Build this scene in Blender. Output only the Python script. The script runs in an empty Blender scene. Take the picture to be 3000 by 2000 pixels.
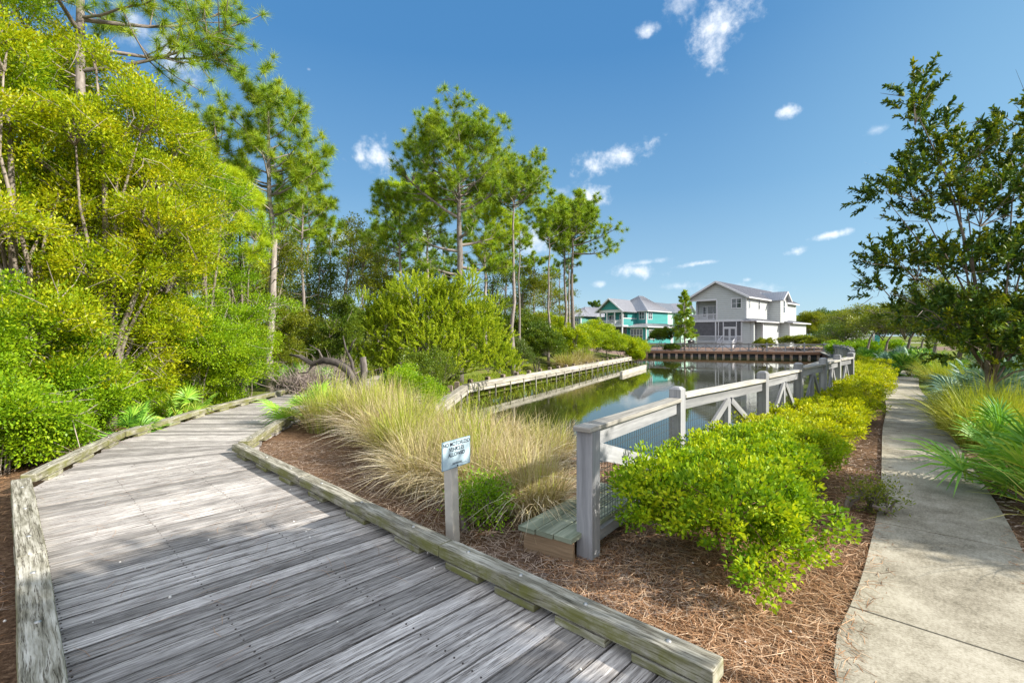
import bpy, math, random
import numpy as np
from mathutils import Vector, Matrix
from mathutils.geometry import delaunay_2d_cdt
S = bpy.context.scene
COL = S.collection
R = math.radians
# ------------------------------------------------------------------ camera
EYE, F, HOR = 1.75, 1417.0, 983.0            # eye height (m), focal length and horizon in pixels of the 3000 px photograph
cd = bpy.data.cameras.new('camera'); cam = bpy.data.objects.new('camera', cd); COL.objects.link(cam)
cd.sensor_width = 36; cd.lens = 17.0; cd.shift_y = -17/3000; cd.clip_start = .05; cd.clip_end = 3000
cam.location = (0, 0, EYE); cam.rotation_euler = (R(90), 0, 0); S.camera = cam
# ------------------------------------------------------------------ light
SUN = Vector((.955, -.30, 0)).normalized(); SUN_EL = R(31)
SUNV = Vector((SUN.x*math.cos(SUN_EL), SUN.y*math.cos(SUN_EL), math.sin(SUN_EL)))
ld = bpy.data.lights.new('sun', 'SUN'); ld.energy = 4.6; ld.angle = R(.55); ld.color = (1, .93, .80)
lo = bpy.data.objects.new('sun', ld); COL.objects.link(lo); lo.rotation_euler = SUNV.to_track_quat('Z', 'Y').to_euler()
S.view_settings.view_transform = 'Standard'; S.view_settings.look = 'None'
S.view_settings.exposure = 1.0; S.view_settings.gamma = 1
wd = bpy.data.worlds.new('World'); S.world = wd; wd.use_nodes = True
NT = wd.node_tree; NT.nodes.clear()
def nd(t, ty, **kw):
    n = t.nodes.new(ty)
    for k, v in kw.items():
        if k in n.inputs.keys(): n.inputs[k].default_value = v
        else: setattr(n, k, v)
    return n
def mth(t, op, a, b=None, c=None, clamp=False):
    n = t.nodes.new('ShaderNodeMath'); n.operation = op; n.use_clamp = clamp
    for i, x in enumerate((a, b, c)):
        if x is None: continue
        if isinstance(x, (int, float)): n.inputs[i].default_value = x
        else: t.links.new(x, n.inputs[i])
    return n.outputs[0]
def mixc(t, f, a, b, bt='MIX'):
    n = t.nodes.new('ShaderNodeMix'); n.data_type = 'RGBA'; n.blend_type = bt
    for i, x in ((0, f), (6, a), (7, b)):
        if hasattr(x, 'is_linked'): t.links.new(x, n.inputs[i])
        elif i == 0: n.inputs[0].default_value = x
        else: n.inputs[i].default_value = (*x[:3], 1)
    return n.outputs[2]
def ramp(t, f, stops):
    n = t.nodes.new('ShaderNodeValToRGB'); e = n.color_ramp.elements
    while len(e) < len(stops): e.new(.5)
    for i, (p, c) in enumerate(stops): e[i].position = p; e[i].color = (*c, 1)
    t.links.new(f, n.inputs[0]); return n.outputs[0]
def sky():
    t = NT; L = t.links
    sk = nd(t, 'ShaderNodeTexSky'); sk.sky_type = 'NISHITA'; sk.sun_disc = False
    sk.sun_elevation = SUN_EL; sk.sun_rotation = math.atan2(SUN.x, SUN.y); sk.air_density = 1.0; sk.dust_density = .35; sk.ozone_density = 2.2
    tc = nd(t, 'ShaderNodeTexCoord'); D = tc.outputs['Generated']
    sep = nd(t, 'ShaderNodeSeparateXYZ'); L.new(D, sep.inputs[0])
    el = ramp(t, sep.outputs[2], [(0, (1.65,2.4,2.85)), (.10, (1.15,1.95,2.65)), (.28, (.58,1.33,2.25)), (.50, (.26,.90,1.92)), (1, (.2,.74,1.7))])
    gl = nd(t, 'ShaderNodeMapRange'); gl.interpolation_type = 'SMOOTHSTEP'; gl.inputs['From Min'].default_value = .25; gl.inputs['From Max'].default_value = .92; gl.inputs['To Max'].default_value = .55; L.new(sep.outputs[0], gl.inputs['Value'])
    el = mixc(t, gl.outputs[0], el, (1.35,2.4,3.1))
    hz = nd(t, 'ShaderNodeHueSaturation', Saturation=1.1, Value=.8); L.new(sk.outputs[0], hz.inputs['Color'])
    blue = mixc(t, .88, hz.outputs[0], el)
    # pale veil added to unseen sky behind the camera and overhead as fill light
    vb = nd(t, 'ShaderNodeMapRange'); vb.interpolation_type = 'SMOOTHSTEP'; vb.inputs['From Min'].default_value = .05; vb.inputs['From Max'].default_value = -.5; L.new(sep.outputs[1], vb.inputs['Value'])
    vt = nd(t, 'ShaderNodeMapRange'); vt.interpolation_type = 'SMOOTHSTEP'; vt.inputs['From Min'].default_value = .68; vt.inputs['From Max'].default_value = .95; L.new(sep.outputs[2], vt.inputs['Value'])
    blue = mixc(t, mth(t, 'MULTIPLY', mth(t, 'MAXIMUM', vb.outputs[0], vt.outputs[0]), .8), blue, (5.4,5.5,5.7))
    n1 = nd(t, 'ShaderNodeTexNoise', Scale=13.0, Detail=10.0, Roughness=.66); L.new(D, n1.inputs['Vector'])
    n2 = nd(t, 'ShaderNodeTexNoise', Scale=48.0, Detail=7.0, Roughness=.6); L.new(D, n2.inputs['Vector'])
    nz = mth(t, 'ADD', mth(t, 'MULTIPLY', n1.outputs[0], .6), mth(t, 'MULTIPLY', n2.outputs[0], .4))
    nz = mth(t, 'SUBTRACT', nz, .5)
    def dot(v):
        n = t.nodes.new('ShaderNodeVectorMath'); n.operation = 'DOT_PRODUCT'; L.new(D, n.inputs[0]); n.inputs[1].default_value = v; return n.outputs['Value']
    # clouds by the direction they stand in: azimuth/elevation spot, half sizes, tilt (deg), density
    CL = [(1095,460,80,62,0,1.0),(1800,462,130,44,18,1.1),(1725,572,75,36,5,.95),(2115,75,105,95,45,1.05),(1900,88,46,24,10,.8),(1990,20,55,60,-50,.6),
          (2312,325,30,19,5,1.1),(2428,690,62,12,8,.9),(2330,737,52,17,10,.95),(1878,795,66,24,0,.85),(1895,768,75,9,6,.55),(2058,770,68,8,6,.8),
          (490,150,95,66,-38,.95),(400,80,60,60,0,.8),(2160,845,150,20,0,.5),(1990,838,60,12,0,.5),(2570,380,52,16,10,.35),(1245,690,80,60,0,.7),(1560,700,90,50,0,.6),
          (1640,560,45,20,0,.4),(1000,700,80,45,0,.55),(1320,545,70,40,0,.5),(2245,862,40,16,0,.7),(2190,820,18,8,0,.6),(1755,832,24,10,0,.5),(905,203,9,6,0,.4)]
    tot = None
    for (px, py, rx, ry, tl, den) in CL:
        c = Vector((px-1500, F, HOR-py)); dist = c.length; c.normalize()
        h = Vector((c.y, -c.x, 0)).normalized(); up = h.cross(c).normalized()
        a = R(tl); e1 = h*math.cos(a)+up*math.sin(a); e2 = -h*math.sin(a)+up*math.cos(a)
        A = dot(tuple(e1*(dist/rx))); B = dot(tuple(e2*(dist/ry)))
        r2 = mth(t, 'SQRT', mth(t, 'ADD', mth(t, 'MULTIPLY', A, A), mth(t, 'MULTIPLY', B, B)))
        fr = mth(t, 'GREATER_THAN', dot(tuple(c)), 0.0)
        m = mth(t, 'SUBTRACT', 1.0, r2)
        m = mth(t, 'MULTIPLY_ADD', nz, 4.6, m)
        mr = nd(t, 'ShaderNodeMapRange'); mr.interpolation_type = 'SMOOTHSTEP'; mr.inputs['From Min'].default_value = -.05; mr.inputs['From Max'].default_value = 1.45; mr.inputs['To Max'].default_value = min(.97, den)
        L.new(m, mr.inputs['Value'])
        o = mth(t, 'MULTIPLY', mr.outputs[0], fr)
        lim = nd(t, 'ShaderNodeMapRange'); lim.inputs['From Min'].default_value = 1.75; lim.inputs['From Max'].default_value = 1.2; L.new(r2, lim.inputs['Value'])
        o = mth(t, 'MULTIPLY', o, lim.outputs[0])
        tot = o if tot is None else mth(t, 'MAXIMUM', tot, o)
    shade = nd(t, 'ShaderNodeMapRange'); shade.inputs['From Min'].default_value = -.12; shade.inputs['From Max'].default_value = .16; shade.inputs['To Min'].default_value = .62; L.new(nz, shade.inputs['Value'])
    cc = mixc(t, shade.outputs[0], (2.6, 3.1, 3.8), (4.3, 4.4, 4.5))
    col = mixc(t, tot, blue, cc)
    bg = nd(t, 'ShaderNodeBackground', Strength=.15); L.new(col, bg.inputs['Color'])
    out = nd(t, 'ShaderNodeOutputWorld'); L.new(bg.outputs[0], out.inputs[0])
sky()
# ------------------------------------------------------------------ placing helpers
def W(px, py, z=0.0):
    """Point of the photograph that lies on the level z -> world x, y."""
    d = (EYE-z)*F/(py-HOR); return ((px-1500)/F*d, d)
def XZ(px, py, d): return ((px-1500)/F*d, EYE-(py-HOR)*d/F)
def X(px, d): return (px-1500)/F*d
# ------------------------------------------------------------------ objects
def tag(o, label=None, cat=None, group=None, kind=None):
    for k, v in (('label', label), ('category', cat), ('group', group), ('kind', kind)):
        if v: o[k] = v
    return o
def thing(name, label, cat, loc=(0,0,0), rz=0.0, group=None):
    o = bpy.data.objects.new(name, None); COL.objects.link(o); o.location = loc; o.rotation_euler = (0,0,rz); o.empty_display_size = .2
    return tag(o, label, cat, group)
def dup(root, loc, rz=0.0, sc=1.0, label=None):
    r = root.copy(); COL.objects.link(r); r.location = loc; r.rotation_euler = (0,0,rz)
    r.scale = (sc, sc, sc) if isinstance(sc, (int, float)) else sc
    if label: r['label'] = label
    for ch in list(root.children):
        c = ch.copy(); COL.objects.link(c); c.parent = r
        for g in ch.children:
            e = g.copy(); COL.objects.link(e); e.parent = c
    return r
def link(me, name, mat, parent=None):
    o = bpy.data.objects.new(name, me); COL.objects.link(o); me.materials.append(mat)
    if parent: o.parent = parent
    return o
def npmesh(name, V, k, mat, parent=None, v=None, smooth=False):
    """V (n*k,3): n polygons of k own corners each; v = one number per polygon for the material."""
    V = np.asarray(V, dtype=np.float32).reshape(-1, 3); n = len(V)//k
    me = bpy.data.meshes.new(name); me.vertices.add(n*k); me.vertices.foreach_set('co', V.ravel())
    me.loops.add(n*k); me.loops.foreach_set('vertex_index', np.arange(n*k, dtype=np.int32))
    me.polygons.add(n); me.polygons.foreach_set('loop_start', np.arange(0, n*k, k, dtype=np.int32))
    if v is not None:
        a = me.attributes.new('v', 'FLOAT', 'FACE'); a.data.foreach_set('value', np.asarray(v, dtype=np.float32))
    me.update(calc_edges=True)
    return link(me, name, mat, parent)
class MB:
    """Collects boxes, beams and tubes with grain-aligned UVs, linked as one mesh."""
    def __init__(s): s.V=[]; s.Fc=[]; s.U=[]; s.A=[]; s.sm=[]
    def poly(s, pts, uv=None, a=None, smooth=False):
        b = len(s.V); s.V += [tuple(p) for p in pts]; s.Fc.append(list(range(b, b+len(pts))))
        if uv is None:
            p0 = Vector(pts[0]); e = (Vector(pts[1])-p0); e = e.normalized() if e.length else Vector((1,0,0))
            n = (Vector(pts[1])-p0).cross(Vector(pts[2])-p0); n = n.normalized() if n.length else Vector((0,0,1)); f = n.cross(e)
            uv = [((Vector(p)-p0).dot(e), (Vector(p)-p0).dot(f)) for p in pts]
        s.U += uv; s.A.append(random.random() if a is None else a); s.sm.append(smooth)
    def beam(s, p0, p1, w, h, up=(0,0,1), a=None, taper=1.0, segs=1, rough=0.0):
        p0, p1 = Vector(p0), Vector(p1); d = p1-p0; L = d.length; d = d/L; up = Vector(up)
        if abs(d.dot(up)) > .98: up = Vector((0,1,0))
        sx = d.cross(up).normalized(); sz = sx.cross(d)
        a = random.random() if a is None else a; o = random.uniform(0, 60)
        rings = []
        for i in range(segs+1):
            t = i/segs; k = 1+(taper-1)*t; c = p0+d*(L*t)
            q = [c+sx*(x*w/2*k)+sz*(z*h/2*k) for x, z in ((-1,-1),(1,-1),(1,1),(-1,1))]
            if rough: q = [v+Vector((random.uniform(-1,1), random.uniform(-1,1), random.uniform(-1,1)))*rough for v in q]
            rings.append(q)
        per = [0, w, w+h, 2*w+h, 2*(w+h)]
        for i in range(segs):
            A, B = rings[i], rings[i+1]; u0, u1 = o+L*i/segs, o+L*(i+1)/segs
            for j in range(4):
                k = (j+1) % 4
                s.poly([A[j], A[k], B[k], B[j]], [(u0, o+per[j]), (u0, o+per[j+1]), (u1, o+per[j+1]), (u1, o+per[j])], a)
        e = lambda r: [(o, o), (o+.02, o), (o+.02, o+.02), (o, o+.02)]
        s.poly(rings[0][::-1], e(0), a); s.poly(rings[-1], e(1), a)
    def box(s, x0, x1, y0, y1, z0, z1, a=None):
        lx, ly, lz = x1-x0, y1-y0, z1-z0; c = ((x0+x1)/2, (y0+y1)/2, (z0+z1)/2)
        if lx >= ly and lx >= lz: s.beam((x0, c[1], c[2]), (x1, c[1], c[2]), ly, lz, a=a)
        elif ly >= lz: s.beam((c[0], y0, c[2]), (c[0], y1, c[2]), lx, lz, a=a)
        else: s.beam((c[0], c[1], z0), (c[0], c[1], z1), lx, ly, up=(0,1,0), a=a)
    def tube(s, pts, rad, n=6, a=None, cap=True):
        pts = [Vector(p) for p in pts]; a = random.random() if a is None else a; prev = None; rings = []; u = random.uniform(0, 30); us = []
        for i, p in enumerate(pts):
            d = (pts[min(i+1, len(pts)-1)]-pts[max(i-1, 0)]); d = d.normalized() if d.length > 1e-6 else Vector((0,0,1))
            if prev is None: sx = d.orthogonal().normalized()
            else: sx = (prev-d*prev.dot(d)); sx = sx.normalized() if sx.length > 1e-6 else d.orthogonal().normalized()
            prev = sx; sy = d.cross(sx); r = rad[i] if hasattr(rad, '__len__') else rad
            rings.append([p+sx*(math.cos(2*math.pi*j/n)*r)+sy*(math.sin(2*math.pi*j/n)*r) for j in range(n)])
            if i: u += (p-pts[i-1]).length
            us.append((u, r))
        for i in range(len(rings)-1):
            for j in range(n):
                k = (j+1) % n; r = us[i][1]*2*math.pi
                s.poly([rings[i][j], rings[i][k], rings[i+1][k], rings[i+1][j]],
                       [(us[i][0], r*j/n), (us[i][0], r*(j+1)/n), (us[i+1][0], r*(j+1)/n), (us[i+1][0], r*j/n)], a, True)
        if cap: s.poly(rings[-1], [(u, 0)]*n, a); s.poly(rings[0][::-1], [(u, 0)]*n, a)
    def build(s, name, mat, parent=None, bevel=0.0):
        me = bpy.data.meshes.new(name); me.from_pydata(s.V, [], s.Fc)
        uvl = me.uv_layers.new(name='UVMap'); uvl.data.foreach_set('uv', np.array(s.U, dtype=np.float32).ravel())
        at = me.attributes.new('v', 'FLOAT', 'FACE'); at.data.foreach_set('value', np.array(s.A, dtype=np.float32))
        me.polygons.foreach_set('use_smooth', np.array(s.sm, dtype=bool)); me.update()
        o = link(me, name, mat, parent)
        if bevel or any(s.sm):
            import bmesh
            b = bmesh.new(); b.from_mesh(me); bmesh.ops.remove_doubles(b, verts=b.verts, dist=1e-5); b.to_mesh(me); b.free()
        if bevel:
            m = o.modifiers.new('bevel', 'BEVEL'); m.width = bevel; m.segments = 2; m.limit_method = 'ANGLE'; m.angle_limit = R(40)
        return o
# ------------------------------------------------------------------ materials
def mat(name):
    m = bpy.data.materials.new(name); m.use_nodes = True; t = m.node_tree; b = t.nodes['Principled BSDF']; return m, t, b
def attr(t, n='v'): return nd(t, 'ShaderNodeAttribute', attribute_name=n).outputs['Fac']
def plain(name, c, rough=.6, spec=.4, noise=0.0, nscale=5.0, bump=0.0, metal=0.0):
    m, t, b = mat(name); b.inputs['Base Color'].default_value = (*c, 1); b.inputs['Roughness'].default_value = rough
    b.inputs['Specular IOR Level'].default_value = spec; b.inputs['Metallic'].default_value = metal
    if noise:
        tc = nd(t, 'ShaderNodeTexCoord'); n = nd(t, 'ShaderNodeTexNoise', Scale=nscale, Detail=6.0, Roughness=.6); t.links.new(tc.outputs['Object'], n.inputs[0])
        lo_ = tuple(x*(1-noise) for x in c); hi = tuple(min(1, x*(1+noise)) for x in c)
        t.links.new(ramp(t, n.outputs[0], [(.3, lo_), (.7, hi)]), b.inputs['Base Color'])
        if bump: bm = nd(t, 'ShaderNodeBump', Strength=bump, Distance=.02); t.links.new(n.outputs[0], bm.inputs['Height']); t.links.new(bm.outputs[0], b.inputs['Normal'])
    return m
def leaf(name, cols, trans=.4, rough=.42, spec=.35):
    m, t, b = mat(name); b.inputs['Roughness'].default_value = rough; b.inputs['Specular IOR Level'].default_value = spec
    k = len(cols); c = ramp(t, attr(t), [((i+.0)/(k-1), x) for i, x in enumerate(cols)])
    t.links.new(c, b.inputs['Base Color'])
    tr = nd(t, 'ShaderNodeBsdfTranslucent'); c2 = mixc(t, 1.0, c, (1.25, 1.15, .45), 'MULTIPLY'); t.links.new(c2, tr.inputs[0])
    mx = nd(t, 'ShaderNodeMixShader', Fac=trans); t.links.new(b.outputs[0], mx.inputs[1]); t.links.new(tr.outputs[0], mx.inputs[2])
    t.links.new(mx.outputs[0], t.nodes['Material Output'].inputs[0]); return m
def wood(name, cs, streak=1.0, rough=.8, bump=.5, moss=None, su=2.2, sv=46.0, warp=1.0, crack=0, tone=.55):
    """Weathered timber: streaks along u of the UVs, cracks, knots, tone per board."""
    m, t, b = mat(name); L = t.links; b.inputs['Roughness'].default_value = rough; b.inputs['Specular IOR Level'].default_value = .25
    uv = nd(t, 'ShaderNodeTexCoord').outputs['UV']
    mp = nd(t, 'ShaderNodeMapping'); mp.inputs['Scale'].default_value = (su, sv, 1); L.new(uv, mp.inputs[0])
    wb = nd(t, 'ShaderNodeTexNoise', Scale=3.0, Detail=3.0); L.new(uv, wb.inputs[0])
    ad = nd(t, 'ShaderNodeVectorMath', operation='MULTIPLY_ADD'); L.new(wb.outputs['Color'], ad.inputs[0]); ad.inputs[1].default_value = (0, 2.6*warp, 0); L.new(mp.outputs[0], ad.inputs[2])
    n1 = nd(t, 'ShaderNodeTexNoise', Scale=1.0, Detail=8.0, Roughness=.65); L.new(ad.outputs[0], n1.inputs[0])
    mp2 = nd(t, 'ShaderNodeMapping'); mp2.inputs['Scale'].default_value = (su*.45, sv*.5, 1); L.new(uv, mp2.inputs[0])
    n2 = nd(t, 'ShaderNodeTexNoise', Scale=1.0, Detail=4.0, Roughness=.5); L.new(mp2.outputs[0], n2.inputs[0])
    f = mth(t, 'ADD', mth(t, 'MULTIPLY', n1.outputs[0], .62), mth(t, 'MULTIPLY', n2.outputs[0], .38))
    c = ramp(t, f, [(.5-.16*streak, cs[0]), (.5-.04*streak, cs[1]), (.5+.07*streak, cs[2]), (.5+.2*streak, cs[3])])
    tone = mth(t, 'MULTIPLY_ADD', attr(t), tone, 1.0-tone*.48)
    rgb = nd(t, 'ShaderNodeCombineColor'); [L.new(tone, rgb.inputs[i]) for i in range(3)]
    c = mixc(t, 1.0, c, rgb.outputs[0], 'MULTIPLY')
    if crack:   # fine dark splits along the grain
        mp3 = nd(t, 'ShaderNodeMapping'); mp3.inputs['Scale'].default_value = (1.1, 34, 1); mp3.inputs['Location'].default_value = (7, 3, 0); L.new(uv, mp3.inputs[0])
        ad3 = nd(t, 'ShaderNodeVectorMath', operation='MULTIPLY_ADD'); L.new(wb.outputs['Color'], ad3.inputs[0]); ad3.inputs[1].default_value = (0, 1.2, 0); L.new(mp3.outputs[0], ad3.inputs[2])
        n5 = nd(t, 'ShaderNodeTexNoise', Scale=1.0, Detail=5.0, Roughness=.6); L.new(ad3.outputs[0], n5.inputs[0])
        ck = mth(t, 'ABSOLUTE', mth(t, 'SUBTRACT', n5.outputs[0], .5)); c = mixc(t, 1.0, c, ramp(t, ck, [(0, (.12,.10,.09)), (.006, (.3,.27,.25)), (.02, (1,1,1))]), 'MULTIPLY')
    n3 = nd(t, 'ShaderNodeTexNoise', Scale=1.6, Detail=4.0, Roughness=.6); L.new(nd(t, 'ShaderNodeTexCoord').outputs['Object'], n3.inputs[0])
    c = mixc(t, mth(t, 'MULTIPLY', ramp(t, n3.outputs[0], [(.42, (0,0,0)), (.68, (1,1,1))]), .35), c, tuple(x*.55 for x in cs[1]))
    if moss:
        n4 = nd(t, 'ShaderNodeTexNoise', Scale=4.0, Detail=6.0, Roughness=.7); L.new(nd(t, 'ShaderNodeTexCoord').outputs['Object'], n4.inputs[0])
        g = nd(t, 'ShaderNodeNewGeometry'); sp = nd(t, 'ShaderNodeSeparateXYZ'); L.new(g.outputs['Normal'], sp.inputs[0])
        side = mth(t, 'SUBTRACT', 1.0, mth(t, 'ABSOLUTE', sp.outputs[2]), clamp=True)
        fm = mth(t, 'MULTIPLY', mth(t, 'MULTIPLY_ADD', side, .8, .03), ramp(t, n4.outputs[0], [(.35, (0,0,0)), (.6, (1,1,1))]))
        c = mixc(t, fm, c, moss)
    L.new(c, b.inputs['Base Color'])
    bm = nd(t, 'ShaderNodeBump', Strength=bump, Distance=.008); L.new(f, bm.inputs['Height']); L.new(bm.outputs[0], b.inputs['Normal'])
    return m
M = {}
M['deck'] = wood('deck_wood', [(.10,.09,.085),(.29,.27,.26),(.53,.50,.48),(.80,.77,.74)], 1.25, bump=1.0, su=4.6, sv=52.0, warp=1.1, crack=1, tone=.8)
M['curb'] = wood('curb_wood', [(.045,.04,.03),(.23,.215,.17),(.45,.43,.37),(.66,.63,.57)], 1.0, bump=1.0, warp=.7, crack=1, su=4.0, sv=40, moss=(.15,.155,.035))
M['fence'] = wood('fence_wood', [(.08,.08,.085),(.22,.225,.24),(.32,.325,.34),(.42,.425,.44)], 1.5, warp=.4, bump=.35, su=1.2, sv=20)
M['fencetop'] = wood('cap_rail_wood', [(.10,.085,.07),(.31,.295,.265),(.46,.44,.40),(.60,.575,.53)], 1.2, warp=.4, bump=.5)
M['treated'] = wood('treated_wood', [(.06,.07,.045),(.19,.22,.16),(.31,.34,.26),(.42,.44,.36)], 1.0, bump=.6, su=1.4, sv=26)
M['rawwood'] = wood('brown_panel_wood', [(.13,.09,.05),(.30,.21,.13),(.42,.30,.19),(.5,.38,.25)], 1.2)
M['bulk'] = wood('bulkhead_wood', [(.10,.09,.075),(.32,.30,.26),(.46,.43,.375),(.60,.57,.51)], 1.1, bump=.7, su=1.5, sv=24)
M['pile'] = wood('pile_wood', [(.05,.04,.03),(.16,.125,.10),(.27,.22,.18),(.36,.31,.26)], 1.1, su=1.5, sv=22)
M['brownbeam'] = wood('brown_beam_wood', [(.08,.04,.025),(.20,.105,.065),(.29,.16,.10),(.36,.21,.14)], 1.2)
M['greypile'] = wood('grey_pile_wood', [(.14,.12,.11),(.36,.33,.31),(.50,.47,.44),(.58,.54,.50)], 1.3, su=1, sv=10, moss=(.30,.14,.06))
M['sheet'] = plain('dark_sheeting', (.05,.055,.07), .6, noise=.5, nscale=3)
M['barkpine'] = wood('pine_bark', [(.06,.05,.045),(.20,.17,.155),(.34,.30,.28),(.48,.44,.41)], 1.5, bump=1.0, su=5, sv=16, warp=.3)
M['bark'] = wood('bark', [(.05,.04,.03),(.16,.13,.11),(.30,.26,.22),(.42,.38,.34)], 1.1, bump=.8, su=5, sv=14)
M['twig'] = wood('dead_twig', [(.09,.07,.06),(.22,.18,.16),(.34,.28,.26),(.44,.38,.35)], 1.1, su=5, sv=14)
M['deadwood'] = wood('dead_wood', [(.02,.018,.016),(.07,.06,.055),(.15,.13,.12),(.30,.27,.25)], 1.0, su=4, sv=12)
M['stem'] = plain('brown_stem', (.17,.10,.055), .8, noise=.4, nscale=20)
# ------------------------------------------------------------------ foliage
def lf(*c): return [tuple(x) for x in c]
M['lime'] = leaf('lime_leaf', lf((.09,.17,.008),(.22,.34,.010),(.36,.46,.012),(.50,.53,.015),(.56,.50,.012)))
M['limeb'] = leaf('bright_leaf', lf((.08,.19,.01),(.18,.34,.012),(.30,.46,.014),(.44,.54,.02)))
M['willow'] = leaf('willow_leaf', lf((.12,.22,.016),(.28,.40,.02),(.46,.56,.03),(.66,.70,.10)))
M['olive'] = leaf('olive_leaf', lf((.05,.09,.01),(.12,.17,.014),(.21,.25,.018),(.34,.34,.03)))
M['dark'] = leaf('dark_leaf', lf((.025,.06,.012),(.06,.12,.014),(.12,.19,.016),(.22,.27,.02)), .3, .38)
M['hedge'] = leaf('hedge_leaf', lf((.07,.17,.008),(.18,.33,.01),(.36,.48,.012),(.55,.58,.02)), .35, .52, .2)
M['hedgey'] = leaf('yellow_hedge_leaf', lf((.14,.22,.008),(.34,.42,.010),(.54,.56,.012),(.70,.66,.02)), .35, .52, .2)
M['oak'] = leaf('oak_leaf', lf((.03,.075,.025),(.06,.13,.022),(.14,.21,.018),(.40,.40,.015)), .22, .5, .25)
M['far'] = leaf('far_leaf', lf((.03,.07,.02),(.06,.12,.03),(.10,.17,.035),(.17,.20,.04)), .3)
M['needle'] = leaf('pine_needle', lf((.06,.15,.015),(.14,.27,.014),(.27,.40,.016),(.46,.52,.03)), .25, .45)
M['needleb'] = leaf('bright_pine_needle', lf((.18,.30,.012),(.35,.50,.014),(.48,.60,.018),(.62,.66,.03)), .3, .45)
M['needled'] = leaf('dark_pine_needle', lf((.03,.09,.02),(.07,.16,.025),(.13,.23,.03),(.22,.30,.035)), .2, .45)
M['palm'] = leaf('palmetto_leaf', lf((.04,.14,.02),(.10,.28,.03),(.22,.44,.035),(.52,.62,.10)), .18, .42, .4)
M['palmblue'] = leaf('blue_palmetto_leaf', lf((.06,.15,.10),(.13,.26,.20),(.24,.38,.30),(.42,.52,.42)), .15, .5, .3)
M['grass'] = leaf('dry_grass', lf((.12,.17,.02),(.32,.40,.05),(.48,.49,.13),(.28,.22,.13),(.62,.55,.32),(.46,.36,.25),(.80,.73,.58)), .25, .6, .15)
M['grassg'] = leaf('green_grass', lf((.09,.17,.015),(.20,.29,.02),(.36,.42,.04),(.55,.52,.15)), .3, .5, .2)
M['reed'] = leaf('marsh_grass', lf((.08,.15,.008),(.16,.25,.012),(.28,.35,.015),(.42,.42,.05)), .3, .6, .2)
M['straw'] = leaf('pine_straw', lf((.10,.05,.025),(.31,.16,.08),(.50,.30,.17),(.70,.53,.38)), .1, .6, .2)
M['strawg'] = leaf('grey_straw', lf((.10,.07,.055),(.26,.19,.16),(.42,.33,.27),(.58,.47,.38)), .1, .6, .2)

def unit(a): return a/np.maximum(np.linalg.norm(a, axis=-1, keepdims=True), 1e-9)
def rnd(g, n): return unit(g.normal(size=(n, 3)))
def leaves(name, P, dirs, g, L, Wd, mat_, parent, v, near=False, flip=.5):
    """One leaf per point of P, growing along dirs. near: rounded six-cornered leaves, else four corners."""
    n = len(P); d = unit(dirs); up = unit(rnd(g, n)*.75+np.array([0, 0, 1.0])); s = unit(np.cross(d, up)); nn = np.cross(s, d)
    l = (L*g.uniform(.6, 1.25, n))[:, None]; w = (Wd*g.uniform(.7, 1.2, n))[:, None]
    if near:
        c = nn*w*.22
        V = np.stack([P, P+d*l*.28-s*w*.42+c, P+d*l*.68-s*w*.40+c, P+d*l, P+d*l*.68+s*w*.40+c, P+d*l*.28+s*w*.42+c], 1); k = 6
    else:
        V = np.stack([P, P+d*l*.5-s*w*.5+nn*w*.15, P+d*l, P+d*l*.5+s*w*.5+nn*w*.15], 1); k = 4
    return npmesh(name, V, k, mat_, parent, v)
def ribbons(name, P, Wp, side, mat_, parent, v):
    """P (N,K,3) spines, Wp (K,) half widths, side (N,3) -> strips of K-1 quads."""
    N, K, _ = P.shape; A = P-side[:, None]*Wp[None, :, None]; B = P+side[:, None]*Wp[None, :, None]
    V = np.stack([A[:, :-1], B[:, :-1], B[:, 1:], A[:, 1:]], 2)
    return npmesh(name, V, 4, mat_, parent, np.repeat(v, K-1))
def lobes_points(g, lobes, n, shell=.55, zmin=None):
    lobes = np.array(lobes, float); w = lobes[:, 3]*lobes[:, 4]*lobes[:, 5]; w = w**.7; w /= w.sum()
    k = g.choice(len(lobes), n, p=w); r = (g.uniform(shell**3, 1, n)**(1/3))[:, None]; u = rnd(g, n)
    u[:, 2] = np.where(u[:, 2] < -.3, -u[:, 2]*.8, u[:, 2]) if zmin is None else u[:, 2]
    P = lobes[k, :3]+u*lobes[k, 3:6]*r
    if zmin is not None: P[:, 2] = np.maximum(P[:, 2], zmin+g.uniform(0, .15, n))
    return P, u, k
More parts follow.
